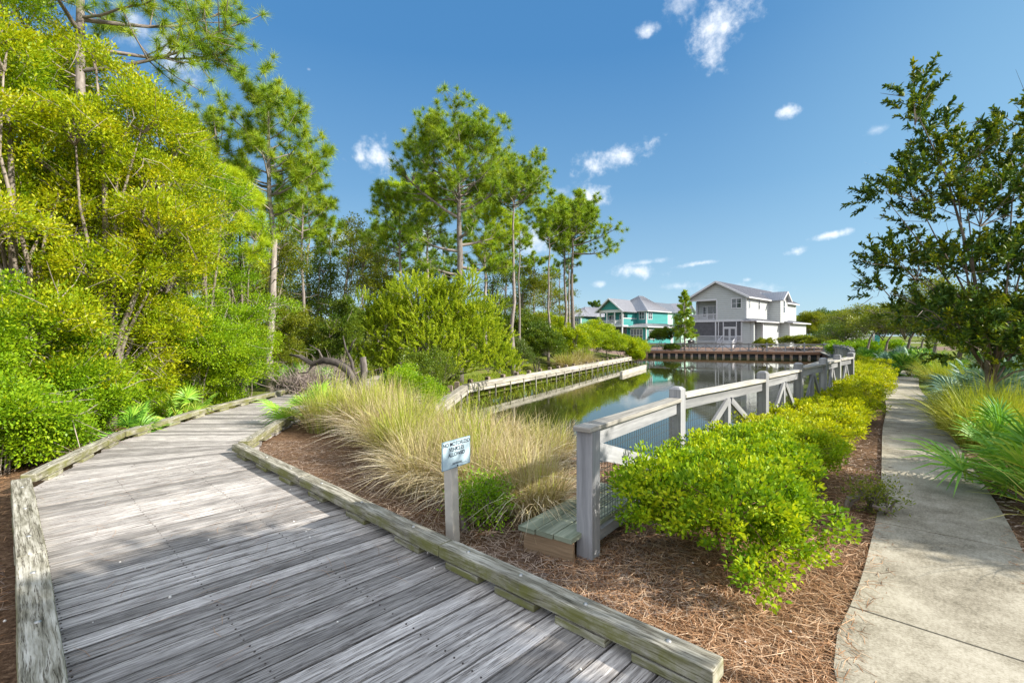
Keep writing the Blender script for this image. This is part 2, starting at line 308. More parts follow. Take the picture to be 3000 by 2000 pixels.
def broad(name, label, cat, base, lobes, nc, nl, L, Wd, lm, bm_='bark', seed=1, trunk=.12, group=None, near=False, cr=.28, shell=.5, zmin=None,
          part='crown', twigs=0, multi=1, lean=(0, 0), sprig=False, tint=(0, 1), upness=.45, dl=2.1, sl=1.14):
    """A broadleaf tree or bush: limbs out to leafy clumps spread through uneven lobes; coordinates are relative to its base."""
    g = np.random.default_rng(seed); random.seed(seed); nl = int(nl*dl); L *= sl; Wd *= sl*1.12
    t = thing(name, label, cat, base, 0, group)
    P, u, k = lobes_points(g, lobes, nc, shell, zmin)
    b = MB(); LB = np.array(lobes, float)
    cen = [(g.uniform(-.12, .12)*multi*.8, g.uniform(-.12, .12)*multi*.8) for _ in range(multi)]
    for i, lb in enumerate(LB):
        c0 = cen[i % multi]; top = Vector(lb[:3]); h = top.z; main = i % max(1, len(LB)//multi) == 0
        if not main and cat == 'tree':
            zb = min(h*.8, max(.3, float(LB[:, 2].min())*.9))*g.uniform(.7, 1.1); p1 = Vector((c0[0], c0[1], zb)); q = top-p1
            b.tube([p1, p1+q*.3+Vector((g.normal()*.06, g.normal()*.06, .1*q.length)), p1+q*.65+Vector((g.normal()*.08, g.normal()*.08, .08*q.length)), top], [trunk*.55, trunk*.42, trunk*.28, trunk*.12], 7); continue
        p1 = Vector((c0[0], c0[1], -.25)); mid = Vector((c0[0]+(top.x-c0[0])*.25+lean[0]*.3, c0[1]+(top.y-c0[1])*.25+lean[1]*.3, h*.5))
        pts = [p1.lerp(mid, .5)*1.0 if False else p1, p1.lerp(mid, .5)+Vector((g.normal()*.04, g.normal()*.04, 0)), mid, mid.lerp(top, .55)+Vector((g.normal()*.1, g.normal()*.1, .05)), top]
        q_ = 1 if i % max(1, len(LB)//multi) == 0 else .5; b.tube(pts, [trunk*1.15*q_, trunk*q_, trunk*.7*q_, trunk*.4*q_, trunk*.15*q_], 7)
    nb = min(nc, 90)
    for i in g.choice(nc, nb, replace=False):
        lb = LB[k[i]]; a = Vector(lb[:3])+Vector((0, 0, -lb[5]*.35)); e = Vector(P[i]); m = a.lerp(e, .55)+Vector((0, 0, .12*(e-a).length))
        b.tube([a, m, e], [trunk*.28, trunk*.16, .006], 4, cap=False)
    b.build('trunk' if part == 'crown' else 'stem', M[bm_], t)
    if sprig:   # upright leafy shoots
        N = nc*nl; ax = unit(np.repeat(u, nl, 0)*.7+np.repeat(rnd(g, nc), nl, 0)*.6+np.array([0, 0, upness])); s = np.tile(np.linspace(0, 1, nl), nc)[:, None]
        Q = np.repeat(P, nl, 0)+ax*s*cr*1.9; dirs = unit(ax*.8+rnd(g, N)*.8)
    else:
        N = nc*nl; off = rnd(g, N)*(g.uniform(0, 1, N)**.5)[:, None]*cr*np.repeat(g.uniform(.6, 1.3, nc), nl)[:, None]; off[:, 2] *= .75
        Q = np.repeat(P, nl, 0)+off; dirs = unit(off/cr*.8+rnd(g, N)*.7+np.repeat(u, nl, 0)*.5+np.array([0, 0, upness*.5]))
    if zmin is not None: Q[:, 2] = np.maximum(Q[:, 2], .02)
    v = np.clip(tint[0]+(tint[1]-tint[0])*(np.repeat(g.uniform(0, 1, nc), nl)*.5+g.uniform(0, 1, N)*.5), 0, 1)
    leaves(part, Q, dirs, g, L, Wd, M[lm], t, v, near)
    if twigs:
        i = g.choice(nc, twigs); a = P[i]*.985; e = unit(u[i]+rnd(g, twigs)*1.1)*g.uniform(.25, .8, twigs)[:, None]; s_ = unit(np.cross(e, rnd(g, twigs)))
        Pt = np.stack([a, a+e*.5+rnd(g, twigs)*.05, a+e+rnd(g, twigs)*.08], 1)
        ribbons('dead_sprays', Pt, np.array([.006, .005, .002]), s_, M['twig'], t, g.uniform(0, 1, twigs))
    return t
def pine(name, label, base, h, cb, prof, nb, seed, trunk=.15, lm='needle', nlen=.3, nn=46, group='tall pines around the pond', lean=(0, 0), limbs=(), wn=.008, droop=0, dens=1.0, cat='pine tree', tint=(0, 1), tr=.33):
    """A long-needled pine: bare trunk, bent limbs and starburst tufts at their ends. prof(u) = reach at crown fraction u."""
    g = np.random.default_rng(seed); random.seed(seed); t = thing(name, label, cat, base, 0, group); dens = dens*1.0; nn = int(nn*2.1); h *= .965
    b = MB(); K = 9; ax = []
    for i in range(K):
        u = i/(K-1); ax.append(Vector((lean[0]*u*u*h+g.normal()*.04*h/10, lean[1]*u*u*h+g.normal()*.04*h/10, h*u)))
    ax[0] = Vector((0, 0, -.3))
    def at(z):
        z = min(max(z/h, 0), .9999)*(K-1); i = int(z); return ax[i].lerp(ax[i+1], z-i)
    b.tube(ax, [trunk*(1.12-.95*(i/(K-1))**1.15) for i in range(K)], 9)
    C = []; D = []
    def branch(z, az, ln, el, r0, sub):
        p = at(z); d = Vector((math.cos(az)*math.cos(el), math.sin(az)*math.cos(el), math.sin(el))); pts = [p]; n = 5
        for i in range(n):
            d = (d+Vector((g.normal()*.16, g.normal()*.16, .10-droop+g.normal()*.08))).normalized(); pts.append(pts[-1]+d*ln/n)
        b.tube(pts, [r0*(1-.82*i/n) for i in range(n+1)], 5, cap=False)
        ends = [(pts[-1], d)]
        for s in range(sub):
            u = g.uniform(.38, 1); q = pts[0].lerp(pts[-1], 0) if False else pts[min(n-1, int(u*n))].lerp(pts[min(n, int(u*n)+1)], u*n % 1)
            dd = (d*.6+Vector(rnd(g, 1)[0])*.9+Vector((0, 0, .25-droop))).normalized(); l2 = ln*g.uniform(.18, .38)*(1.25-u*.5); e = q+dd*l2
            m = q.lerp(e, .5)+Vector((0, 0, -.05*l2)); b.tube([q, m, e], [r0*.35, r0*.22, .008], 4, cap=False); ends.append((e, (dd+Vector((0,0,.35))).normalized()))
            if g.uniform() < .6*dens: ends.append((m+Vector(rnd(g, 1)[0])*.12*l2, dd))
        for e, dd in ends: C.append(e); D.append(dd)
    for i in range(nb):
        u = (i+g.uniform(0, .9))/nb; z = cb+(h*.97-cb)*u; ln = max(.25, prof(u)*g.uniform(.72, 1.15))*(1 if u < .8 else 1-(u-.8)*2.6)
        branch(z, i*2.399+g.uniform(-.5, .5), ln, g.uniform(-.05, .35)+u*.55-droop, max(.018, trunk*tr*(1.1-u)), int((3+ln*2.4)*dens))
    for (z, az, ln, el) in limbs: branch(z, az, ln, el, trunk*.42, int((6+ln*2.6)*dens))
    for i in range(3): C.append(at(h)+Vector((g.normal()*.15, g.normal()*.15, -.1*i))); D.append(Vector((0, 0, 1)))
    for i in range(int(nb*.35)):   # dead stubs below the crown
        z = g.uniform(cb*.55, cb*1.1); p = at(z); a = g.uniform(0, 6.28); l = g.uniform(.3, 1.1); e = p+Vector((math.cos(a)*l, math.sin(a)*l, g.uniform(-.1, .4)*l)); b.tube([p, p.lerp(e, .5)+Vector((0, 0, -.04)), e], [.022, .014, .005], 4, cap=False)
    b.build('trunk', M['barkpine'], t)
    C = np.array([tuple(c) for c in C]); D = np.array([tuple(c) for c in D]); m = len(C); N = m*nn
    dirs = unit(np.repeat(D, nn, 0)*.42+rnd(g, N)); wn = wn*.95; base_ = np.repeat(C, nn, 0)-np.repeat(D, nn, 0)*g.uniform(0, .09, N)[:, None]
    l = (nlen*g.uniform(.65, 1.1, N)*np.repeat(g.uniform(.75, 1.15, m), nn))[:, None]; s = unit(np.cross(dirs, rnd(g, N)))*wn
    V = np.stack([base_-s, base_+s, base_+dirs*l], 1)
    v = np.clip(tint[0]+(tint[1]-tint[0])*(.08+np.repeat(g.uniform(0, 1, m), nn)*.45+g.uniform(0, 1, N)*.55), 0, 1)
    npmesh('crown', V, 3, M[lm], t, v); return t
def tussock(name, label, base, rad, h, n, seed, lm='grass', spread=1.0, w=.0035, tint=(0, 1), group=None, cat='grass clump', droop=1.0):
    g = np.random.default_rng(seed); a = g.uniform(0, 6.283, n)+.5*np.sin(5*g.uniform(0, 6.283, n)); r = rad*.42*np.sqrt(g.uniform(0, 1, n)); out = np.stack([np.cos(a), np.sin(a), np.zeros(n)], 1)
    b = out*r[:, None]; b[:, 2] = -.03; L = h*(.35+1.15*g.uniform(0, 1, n)**.8); lean = g.uniform(.05, 1.0, n)*spread; K = 6; t = np.linspace(0, 1, K); P = np.zeros((n, K, 3))
    jit = rnd(g, n)*.34; o2 = unit(out+g.normal(size=(n, 3))*np.array([.75, .75, 0]))
    for i, u in enumerate(t):
        hz = (lean*u*.55+.75*lean*u**2.2*droop)*L*.75; z = L*(u-.62*droop*lean*u**2.4)
        P[:, i] = b+o2*hz[:, None]+np.array([0, 0, 1.0])*np.maximum(z, .01)[:, None]+jit*(u**2)*L[:, None]*.6
    s = unit(np.cross(o2, np.array([0, 0, 1.0]))+rnd(g, n)*.5)
    v = np.clip(tint[0]+(tint[1]-tint[0])*(lean/spread*.55+g.uniform(0, 1, n)*.6), 0, 1)
    o = ribbons(name, P, w*np.array([.9, 1, .95, .8, .55, .12]), s, M[lm], None, v); o.location = base
    return tag(o, label, cat, group)
def palmetto(name, label, base, n, fl, seed, lm='palm', st=.45, group=None, up=(.15, 1.35), w=.012, az=None, tint=(0, 1)):
    """Saw palmetto: fan leaves on stalks, each fan a burst of narrow pointed blades."""
    g = np.random.default_rng(seed); random.seed(seed); t = thing(name, label, 'palmetto', base, 0, group); b = MB(); PP = []; SS = []; VV = []
    for i in range(n):
        a = (g.uniform(*az) if az else i*2.399+g.uniform(-.4, .4)); el = g.uniform(*up); d = Vector((math.cos(a)*math.cos(el), math.sin(a)*math.cos(el), math.sin(el)))
        L = st*g.uniform(.6, 1.3); p0 = Vector((g.normal()*.08, g.normal()*.08, -.02)); p1 = p0+d*L*.55+Vector((0, 0, .06*L)); p2 = p0+d*L
        b.tube([p0, p1, p2], [.011, .009, .007], 5)
        side = d.cross(Vector((0, 0, 1))).normalized(); tw = g.uniform(-.6, .6); nrm = side.cross(d); side = (side*math.cos(tw)+nrm*math.sin(tw)).normalized(); nrm = side.cross(d).normalized()
        m = 26; f = fl*g.uniform(.75, 1.15); vf = g.uniform(0, 1)
        for j in range(m):
            th = (j/(m-1)-.5)*2*1.75; dd = (d*math.cos(th)+side*math.sin(th)+nrm*.18*math.cos(th*.8)).normalized(); ll = f*(1-.28*abs(th)/1.75)*g.uniform(.88, 1.08)
            q = [p2+dd*ll*u+Vector((0, 0, -.20*ll*u*u*u)) +nrm*(.06*ll*math.sin(u*3)) for u in (0, .3, .62, 1)]
            PP.append([tuple(x) for x in q]); sd = dd.cross(nrm).normalized(); sd = (sd*.85+nrm*.5*(1 if j % 2 else -1)).normalized(); SS.append(tuple(sd)); VV.append(min(1, max(0, tint[0]+(tint[1]-tint[0])*(vf*.45+g.uniform(0, 1)**1.6*.65))))
    b.build('stalks', M['grassg'], t)
    ribbons('fronds', np.array(PP), w*np.array([.35, 1, .85, .06]), np.array(SS), M[lm], t, np.array(VV)); return t
# ------------------------------------------------------------------ pond, ground
WZ = -1.13
POND = [(-2.42,13.1),(-2.0,21.0),(2.25,29.3),(12.8,50.4),(17.5,69.8),(39.3,61.2),(31.5,47.0),(20.6,33.6),(9.0,15.6),(3.3,8.9),(1.75,7.35),(.77,8.75),(-1.15,11.2)]
EDGEZ = [-1.0,-1.0,-1.0,-.8,-.5,-.42,-.38,-.30,-.28,-.28,-.34,-.36,-.38]
RISE = [5,5,6,6,10,6,4,1.2,1.0,.8,1.2,1.5,1.5]
def seg_d(x, y):
    best = (1e9, 0)
    for i in range(len(POND)):
        ax_, ay = POND[i]; bx, by = POND[(i+1) % len(POND)]; dx, dy = bx-ax_, by-ay
        t = max(0, min(1, ((x-ax_)*dx+(y-ay)*dy)/(dx*dx+dy*dy))); d = math.hypot(x-ax_-dx*t, y-ay-dy*t)
        if d < best[0]: best = (d, i)
    return best
def inside(x, y):
    c = False; n = len(POND)
    for i in range(n):
        (x1, y1), (x2, y2) = POND[i], POND[(i+1) % n]
        if (y1 > y) != (y2 > y) and x < (x2-x1)*(y-y1)/(y2-y1)+x1: c = not c
    return c
def gz(x, y):
    """Height of the ground."""
    d, i = seg_d(x, y); k = max(0, 1-d/RISE[i]); z = EDGEZ[i]*k*k*(3-2*k)
    if x < -5.2 and y < 30: z -= .14*min(1, (-5.2-x)*.5)
    if 60 < math.hypot(x, y): z += -.08
    return z
def ground():
    pts = []; g = random.Random(5)
    def grid(x0, x1, y0, y1, st):
        nx, ny = int((x1-x0)/st), int((y1-y0)/st)
        for i in range(nx+1):
            for j in range(ny+1): pts.append((x0+i*st+g.uniform(-.2, .2)*st, y0+j*st+g.uniform(-.2, .2)*st))
    grid(-9, 9, -2, 9, .4); grid(-16, 22, 9.2, 36, 1.0); grid(-30, 60, 36.6, 110, 2.8); grid(-140, 200, -20, 300, 19)
    for a in range(0, 360, 10):
        for r in (420, 800, 1500): pts.append((math.cos(R(a))*r, math.sin(R(a))*r))
    pts = [p for p in pts if math.hypot(p[0], p[1]) > 390 or (not inside(*p) and seg_d(*p)[0] > .12)]
    n0 = len(pts); ring = []
    for i in range(len(POND)):
        (x1, y1), (x2, y2) = POND[i], POND[(i+1) % len(POND)]; k = max(1, int(math.hypot(x2-x1, y2-y1)/.8))
        for j in range(k): ring.append((x1+(x2-x1)*j/k, y1+(y2-y1)*j/k))
    pts += ring; m = len(ring); ed = [(n0+i, n0+(i+1) % m) for i in range(m)]
    V, E, Fc, _, _, _ = delaunay_2d_cdt([Vector(p) for p in pts], ed, [], 0, 1e-5)
    keep = []
    for f in Fc:
        c = sum((V[i] for i in f), Vector((0, 0)))/len(f)
        if not inside(c.x, c.y): keep.append(f)
    me = bpy.data.meshes.new('ground'); me.from_pydata([(v.x, v.y, gz(v.x, v.y)+random.uniform(-.012, .012)) for v in V], [], keep)
    me.polygons.foreach_set('use_smooth', np.ones(len(keep), dtype=bool))
    m_, t, b = mat('soil'); b.inputs['Roughness'].default_value = .95; b.inputs['Specular IOR Level'].default_value = .1
    o = nd(t, 'ShaderNodeTexCoord').outputs['Object']; n1 = nd(t, 'ShaderNodeTexNoise', Scale=.9, Detail=9.0, Roughness=.72); t.links.new(o, n1.inputs[0])
    n2 = nd(t, 'ShaderNodeTexNoise', Scale=24.0, Detail=8.0, Roughness=.75); t.links.new(o, n2.inputs[0])
    straw = ramp(t, n2.outputs[0], [(.3, (.035,.02,.012)), (.5, (.15,.09,.055)), (.62, (.27,.175,.11)), (.8, (.42,.32,.23))])
    grs = ramp(t, n2.outputs[0], [(.3, (.05,.075,.012)), (.55, (.15,.19,.03)), (.75, (.26,.28,.06))])
    sp = nd(t, 'ShaderNodeSeparateXYZ'); t.links.new(o, sp.inputs[0])
    far = nd(t, 'ShaderNodeMapRange'); far.inputs['From Min'].default_value = 10; far.inputs['From Max'].default_value = 15; t.links.new(sp.outputs[1], far.inputs['Value'])
    f = mth(t, 'MULTIPLY', far.outputs[0], ramp(t, n1.outputs[0], [(.3, (.35,.35,.35)), (.5, (1,1,1))]))
    c = mixc(t, f, straw, grs); yf = nd(t, 'ShaderNodeMapRange'); yf.inputs['From Min'].default_value = 57; yf.inputs['From Max'].default_value = 62; t.links.new(sp.outputs[1], yf.inputs['Value']); yg = nd(t, 'ShaderNodeMapRange'); yg.inputs['From Min'].default_value = 86; yg.inputs['From Max'].default_value = 76; t.links.new(sp.outputs[1], yg.inputs['Value'])
    c = mixc(t, mth(t, 'MULTIPLY', yf.outputs[0], yg.outputs[0]), c, (.20,.14,.115)); t.links.new(c, b.inputs['Base Color'])
    bm = nd(t, 'ShaderNodeBump', Strength=.8, Distance=.03); t.links.new(n2.outputs[0], bm.inputs['Height']); t.links.new(bm.outputs[0], b.inputs['Normal'])
    tag(link(me, 'ground', m_), kind='structure')
ground()
bed = MB(); bed.poly([(-12, 5, -2.3), (50, 5, -2.3), (50, 80, -2.3), (-12, 80, -2.3)])
tag(bed.build('pond_bed', plain('pond_mud', (.05,.05,.02), .9, noise=.5)), kind='structure')
def water():
    m, t, b = mat('pond_water'); b.inputs['Base Color'].default_value = (.035,.04,.01,1); b.inputs['Roughness'].default_value = .02; b.inputs['IOR'].default_value = 1.7
    b.inputs['Specular IOR Level'].default_value = .62
    o = nd(t, 'ShaderNodeTexCoord').outputs['Object']; mp = nd(t, 'ShaderNodeMapping'); mp.inputs['Scale'].default_value = (1.0, 2.2, 1); t.links.new(o, mp.inputs[0])
    n = nd(t, 'ShaderNodeTexNoise', Scale=2.4, Detail=3.0, Roughness=.5); t.links.new(mp.outputs[0], n.inputs[0])
    n2 = nd(t, 'ShaderNodeTexNoise', Scale=.12, Detail=2.0); t.links.new(o, n2.inputs[0])
    st = mth(t, 'MULTIPLY', ramp(t, n2.outputs[0], [(.42, (.12,.12,.12)), (.6, (1,1,1))]), .05)
    bm = nd(t, 'ShaderNodeBump', Distance=.05); t.links.new(st, bm.inputs['Strength']); t.links.new(n.outputs[0], bm.inputs['Height']); t.links.new(bm.outputs[0], b.inputs['Normal'])
    w = MB(); w.poly([(-12, 5.5, WZ), (48, 5.5, WZ), (48, 78, WZ), (-12, 78, WZ)])
    tag(w.build('water', m), kind='structure')
water()
# ------------------------------------------------------------------ sidewalk
SWL = [(.9,-1.5),(1.28,1.2),(1.62,2.44),(2.5,3.45),(3.92,5.15),(5.33,6.97),(6.9,9.0),(8.9,11.5),(12.6,16.4),(16.9,21.7),(22.6,30.0),(27.5,38),(36,50),(48,64)]
def offs(pl, w):
    out = []
    for i, p in enumerate(pl):
        a = Vector(pl[max(0, i-1)]); b = Vector(pl[min(len(pl)-1, i+1)]); d = (b-a).normalized(); out.append((p[0]+d.y*w, p[1]-d.x*w))
    return out
def smooth_line(pl, st=.35):
    """Evenly stepped points along a rounded polyline."""
    P = [Vector(p) for p in pl]; out = []
    for i in range(len(P)-1):
        p0, p1, p2, p3 = P[max(0, i-1)], P[i], P[i+1], P[min(len(P)-1, i+2)]; n = max(2, int((p2-p1).length/st))
        for j in range(n):
            t = j/n; out.append(.5*((2*p1)+(p2-p0)*t+(2*p0-5*p1+4*p2-p3)*t*t+(3*p1-p0-3*p2+p3)*t**3))
    out.append(P[-1]); return [(v.x, v.y) for v in out]
SL = smooth_line(SWL); SR = offs(SL, .94)
def sidewalk():
    m, t, b = mat('concrete'); b.inputs['Roughness'].default_value = .9; b.inputs['Specular IOR Level'].default_value = .2
    o = nd(t, 'ShaderNodeTexCoord').outputs['Object']
    n1 = nd(t, 'ShaderNodeTexNoise', Scale=2.2, Detail=9.0, Roughness=.7); n2 = nd(t, 'ShaderNodeTexNoise', Scale=70.0, Detail=5.0, Roughness=.7); n3 = nd(t, 'ShaderNodeTexNoise', Scale=.7, Detail=4.0)
    [t.links.new(o, n.inputs[0]) for n in (n1, n2, n3)]
    f = mth(t, 'ADD', mth(t, 'ADD', mth(t, 'MULTIPLY', n1.outputs[0], .4), mth(t, 'MULTIPLY', n2.outputs[0], .35)), mth(t, 'MULTIPLY', n3.outputs[0], .25))
    c = ramp(t, f, [(.38, (.10,.09,.065)), (.46, (.24,.215,.165)), (.53, (.36,.33,.265)), (.62, (.48,.445,.37))])
    t.links.new(c, b.inputs['Base Color']); bm = nd(t, 'ShaderNodeBump', Strength=.4, Distance=.006); t.links.new(f, bm.inputs['Height']); t.links.new(bm.outputs[0], b.inputs['Normal'])
    s = MB(); acc = 0; Z = .035; i = 0; n = len(SL); L = 0; start = 0; g = random.Random(3)
    lens = [0]
    for k in range(1, n): lens.append(lens[-1]+math.dist(SL[k], SL[k-1]))
    def at(pl, u):
        for k in range(1, n):
            if lens[k] >= u: f_ = (u-lens[k-1])/(lens[k]-lens[k-1]); return Vector(pl[k-1]).lerp(Vector(pl[k]), f_)
        return Vector(pl[-1])
    def strip(u0, u1, z, top):
        q = [at(SL, u0), at(SR, u0), at(SR, u1), at(SL, u1)]; T = [(v.x, v.y, top) for v in q]
        return T
    u = 0; js = [0]; 
    # slab joints: the first clear joint of the photo crosses at about y = 2.9 on the left edge
    joints = []; base = next(lens[k] for k in range(n) if SL[k][1] > 2.85)
    uu = base
    while uu > 0: uu -= 1.85
    while uu < lens[-1]: joints.append(uu); uu += 1.85
    ed = sorted(set([0]+[j for j in joints if j > 0]+[lens[-1]]))
    for a, b_ in zip(ed[:-1], ed[1:]):
        a2, b2 = a+.008, b_-.008; k = max(1, int((b2-a2)/.35)); zt = Z+g.uniform(-.003, .003)
        for j in range(k):
            T = strip(a2+(b2-a2)*j/k, a2+(b2-a2)*(j+1)/k, Z, zt); s.poly(T, a=.5, smooth=False)
            for e in ((3, 0), (1, 2)): p, q = T[e[0]], T[e[1]]; s.poly([(p[0], p[1], -.08), (q[0], q[1], -.08), q, p], a=.5)
        for uj in (a2, b2):
            T = strip(uj, uj, Z, zt); p, q = T[0], T[1]; s.poly([(p[0], p[1], -.06), (q[0], q[1], -.06), q, p], a=.5)
    tag(s.build('sidewalk', m), kind='structure')
    e = MB(); 
    for k in range(n-1): e.poly([(*SL[k], -.0+gz(*SL[k])+.012), (*SR[k], gz(*SR[k])+.012), (*SR[k+1], gz(*SR[k+1])+.012), (*SL[k+1], gz(*SL[k+1])+.012)])
    tag(e.build('path_base', plain('joint_dirt', (.05,.04,.03), .95)), kind='structure')
sidewalk()
rd = MB(); rd.poly([(40, 118, -.05), (44, 109, -.05), (165, 128, -.05), (165, 139, -.05)]); tag(rd.build('road', plain('pale_asphalt', (.30,.29,.27), .9, noise=.2)), kind='structure')
# ------------------------------------------------------------------ boardwalk
DZ = .05
LE = Vector((-5.3, 5.23)); RA = Vector((-3.96, 6.97)); bd = Vector((.70, .714)); wd_ = Vector((-.714, .70))   # board direction, walking direction
def boardwalk():
    t = thing('boardwalk', 'weathered grey plank boardwalk bending away into the trees', 'boardwalk', (0, 0, 0))
    random.seed(11); Lp = []; Rp = []; g = random.Random(4)
    st = .146; n = 46
    wL = (LE-Vector((-2.02, 2.12))).normalized()
    for i in range(n, 0, -1):
        a = LE-wL*(st*i); b = RA-wd_*(st*i)*1.0; Lp.append(a); Rp.append(a+bd*2.28)
    e0 = Rp[-1]+wL*st
    k = 13; l1 = Vector((-6.28, 7.75)); r1 = Vector((-4.08, 7.85))
    for i in range(k): u = i/k; Lp.append(LE.lerp(l1, u)); Rp.append(e0.lerp(r1, u))
    prev = l1; i = 0
    path = [Vector((-6.55, 10.4)), Vector((-6.52, 13.9)), Vector((-6.75, 18)), Vector((-8.2, 23)), Vector((-10.8, 28))]; pr = [Vector((-4.42, 10.4)), Vector((-4.38, 13.9)), Vector((-4.6, 18.4)), Vector((-6.2, 24)), Vector((-9.0, 29.4))]
    pl, prr = l1, r1
    for a, b in zip(path, pr):
        m = int((a-pl).length/st)
        for j in range(m): Lp.append(pl.lerp(a, j/m)); Rp.append(prr.lerp(b, j/m))
        pl, prr = a, b
    b = MB()
    for i in range(len(Lp)-1):
        gap = .010+g.random()*.010; d = (Rp[i]-Lp[i]).normalized(); e0, e1 = g.uniform(-.02, .05), g.uniform(-.02, .05)
        A, B, C_, D_ = Lp[i]-d*e0, Rp[i]+d*e1, Rp[i+1]+d*e1, Lp[i+1]-d*e0
        w0, w1 = (D_-A), (C_-B); A2 = A+w0.normalized()*gap; B2 = B+w1.normalized()*min(gap, w1.length*.2)
        dz = DZ+g.uniform(-.002, .002); tl = g.uniform(-.0018, .0018); tone = g.random(); o = g.uniform(0, 80); L = (B-A).length
        zA, zD = dz-tl, dz+tl; Bt = [(A2.x, A2.y, zA), (B2.x, B2.y, zA), (C_.x, C_.y, zD), (D_.x, D_.y, zD)]
        # planks are split lengthwise so their uneven surface is real
        ns = 5; 
        b.poly(Bt, [(o, o), (o+L, o), (o+L, o+w1.length), (o, o+w0.length)], tone)
        for p, q in ((0, 1), (2, 3), (1, 2), (3, 0)):
            P, Q = Bt[p], Bt[q]; l = math.dist(P, Q)
            b.poly([(P[0], P[1], .012), (Q[0], Q[1], .012), Q, P], [(o, o), (o+l, o), (o+l, o+.038), (o, o+.038)], tone*.5)
    b.build('decking', M['deck'], t)
    nl = MB()
    for i in range(len(Lp)-1):
        if Lp[i].y > 6: continue
        for u0 in (.04, .345, .655, .965):
            for q in (.28, .74):
                p = Lp[i].lerp(Rp[i], u0+g.uniform(-.004, .004)).lerp(Lp[i+1].lerp(Rp[i+1], u0), q); nl.tube([(p.x, p.y, DZ-.003), (p.x, p.y, DZ+.0032)], .0055, 6)
    tag(nl.build('nails', plain('rusty_nail', (.05,.04,.035), .6), t), kind='stuff')
    sub = MB()
    for u in (.06, .5, .94):
        for i in range(0, len(Lp)-12, 12):
            p, q = Lp[i].lerp(Rp[i], u), Lp[i+12].lerp(Rp[i+12], u); sub.beam((p.x, p.y, -.10), (q.x, q.y, -.10), .045, .22)
    sub.build('joist', M['treated'], t)
    # curbs: heavy timbers on spacer blocks
    Zc = DZ+.05
    def curb(p, q, w=.145, h=.095, blocks=3, tone=.5, bolt=True):
        p, q = Vector(p), Vector(q); d = (q-p).normalized(); s = MB(); k = max(4, int((q-p).length/.16))
        s.beam((p.x, p.y, Zc+h/2+.005), (q.x, q.y, Zc+h/2+.005), w, h, a=tone, segs=k, rough=.0016)
        o = s.build('curb_beam', M['curb'], t, bevel=.012)
        for i in range(blocks):
            c = p.lerp(q, (i+.5)/blocks); s2 = MB(); a, e = c-d*.17, c+d*.17; s2.beam((a.x, a.y, DZ+.0265), (e.x, e.y, DZ+.0265), w*1.02, .048); s2.build('spacer_block', M['curb'], t, bevel=.006)
            if bolt:
                s3 = MB(); s3.tube([(c.x, c.y, Zc+h), (c.x, c.y, Zc+h+.008), (c.x, c.y, Zc+h+.014)], [.017, .016, .006], 10); s3.build('bolt', M['steel'], t)
    C1 = Vector((.98, 2.29)); B1 = Vector((-.50, 3.64)); A1 = RA
    dj = (B1-C1).normalized()
    curb(C1, B1+(C1-B1).normalized()*.003, blocks=4, tone=.62); curb(B1, B1.lerp(A1, .52), blocks=3, tone=.5); curb(B1.lerp(A1, .522), A1, blocks=3, tone=.42)
    curb(A1+Vector((.02, .12)), (-4.36, 9.45), blocks=4, tone=.6); 
    curb((-4.40, 9.47), (-4.42, 12.4), blocks=4); curb((-4.42, 12.42), (-4.3, 15.4), blocks=3); curb((-4.3, 15.42), (-4.58, 18.4), blocks=3, bolt=False)
    lk = [(-1.72, 1.80), (-3.42, 3.44), (-5.33, 5.25)]
    curb((-1.2, 1.28), lk[0], blocks=1); curb(lk[0], lk[1], blocks=3, tone=.7, w=.16); curb(lk[1], lk[2], blocks=3, tone=.55, w=.16)
    q = [(-5.40, 5.36), (-6.33, 7.80), (-6.60, 10.5), (-6.58, 13.9), (-6.8, 18), (-8.25, 23)]
    for a, e in zip(q[:-1], q[1:]):
        a, e = Vector(a), Vector(e); d = (e-a).normalized(); curb(a+d*.06, e-d*.003, blocks=max(3, int((e-a).length/.8)), tone=g.uniform(.4, .75), bolt=(a.y < 9))
M['steel'] = plain('galvanised_steel', (.42,.42,.41), .45, metal=.8, noise=.25, nscale=60)
boardwalk()
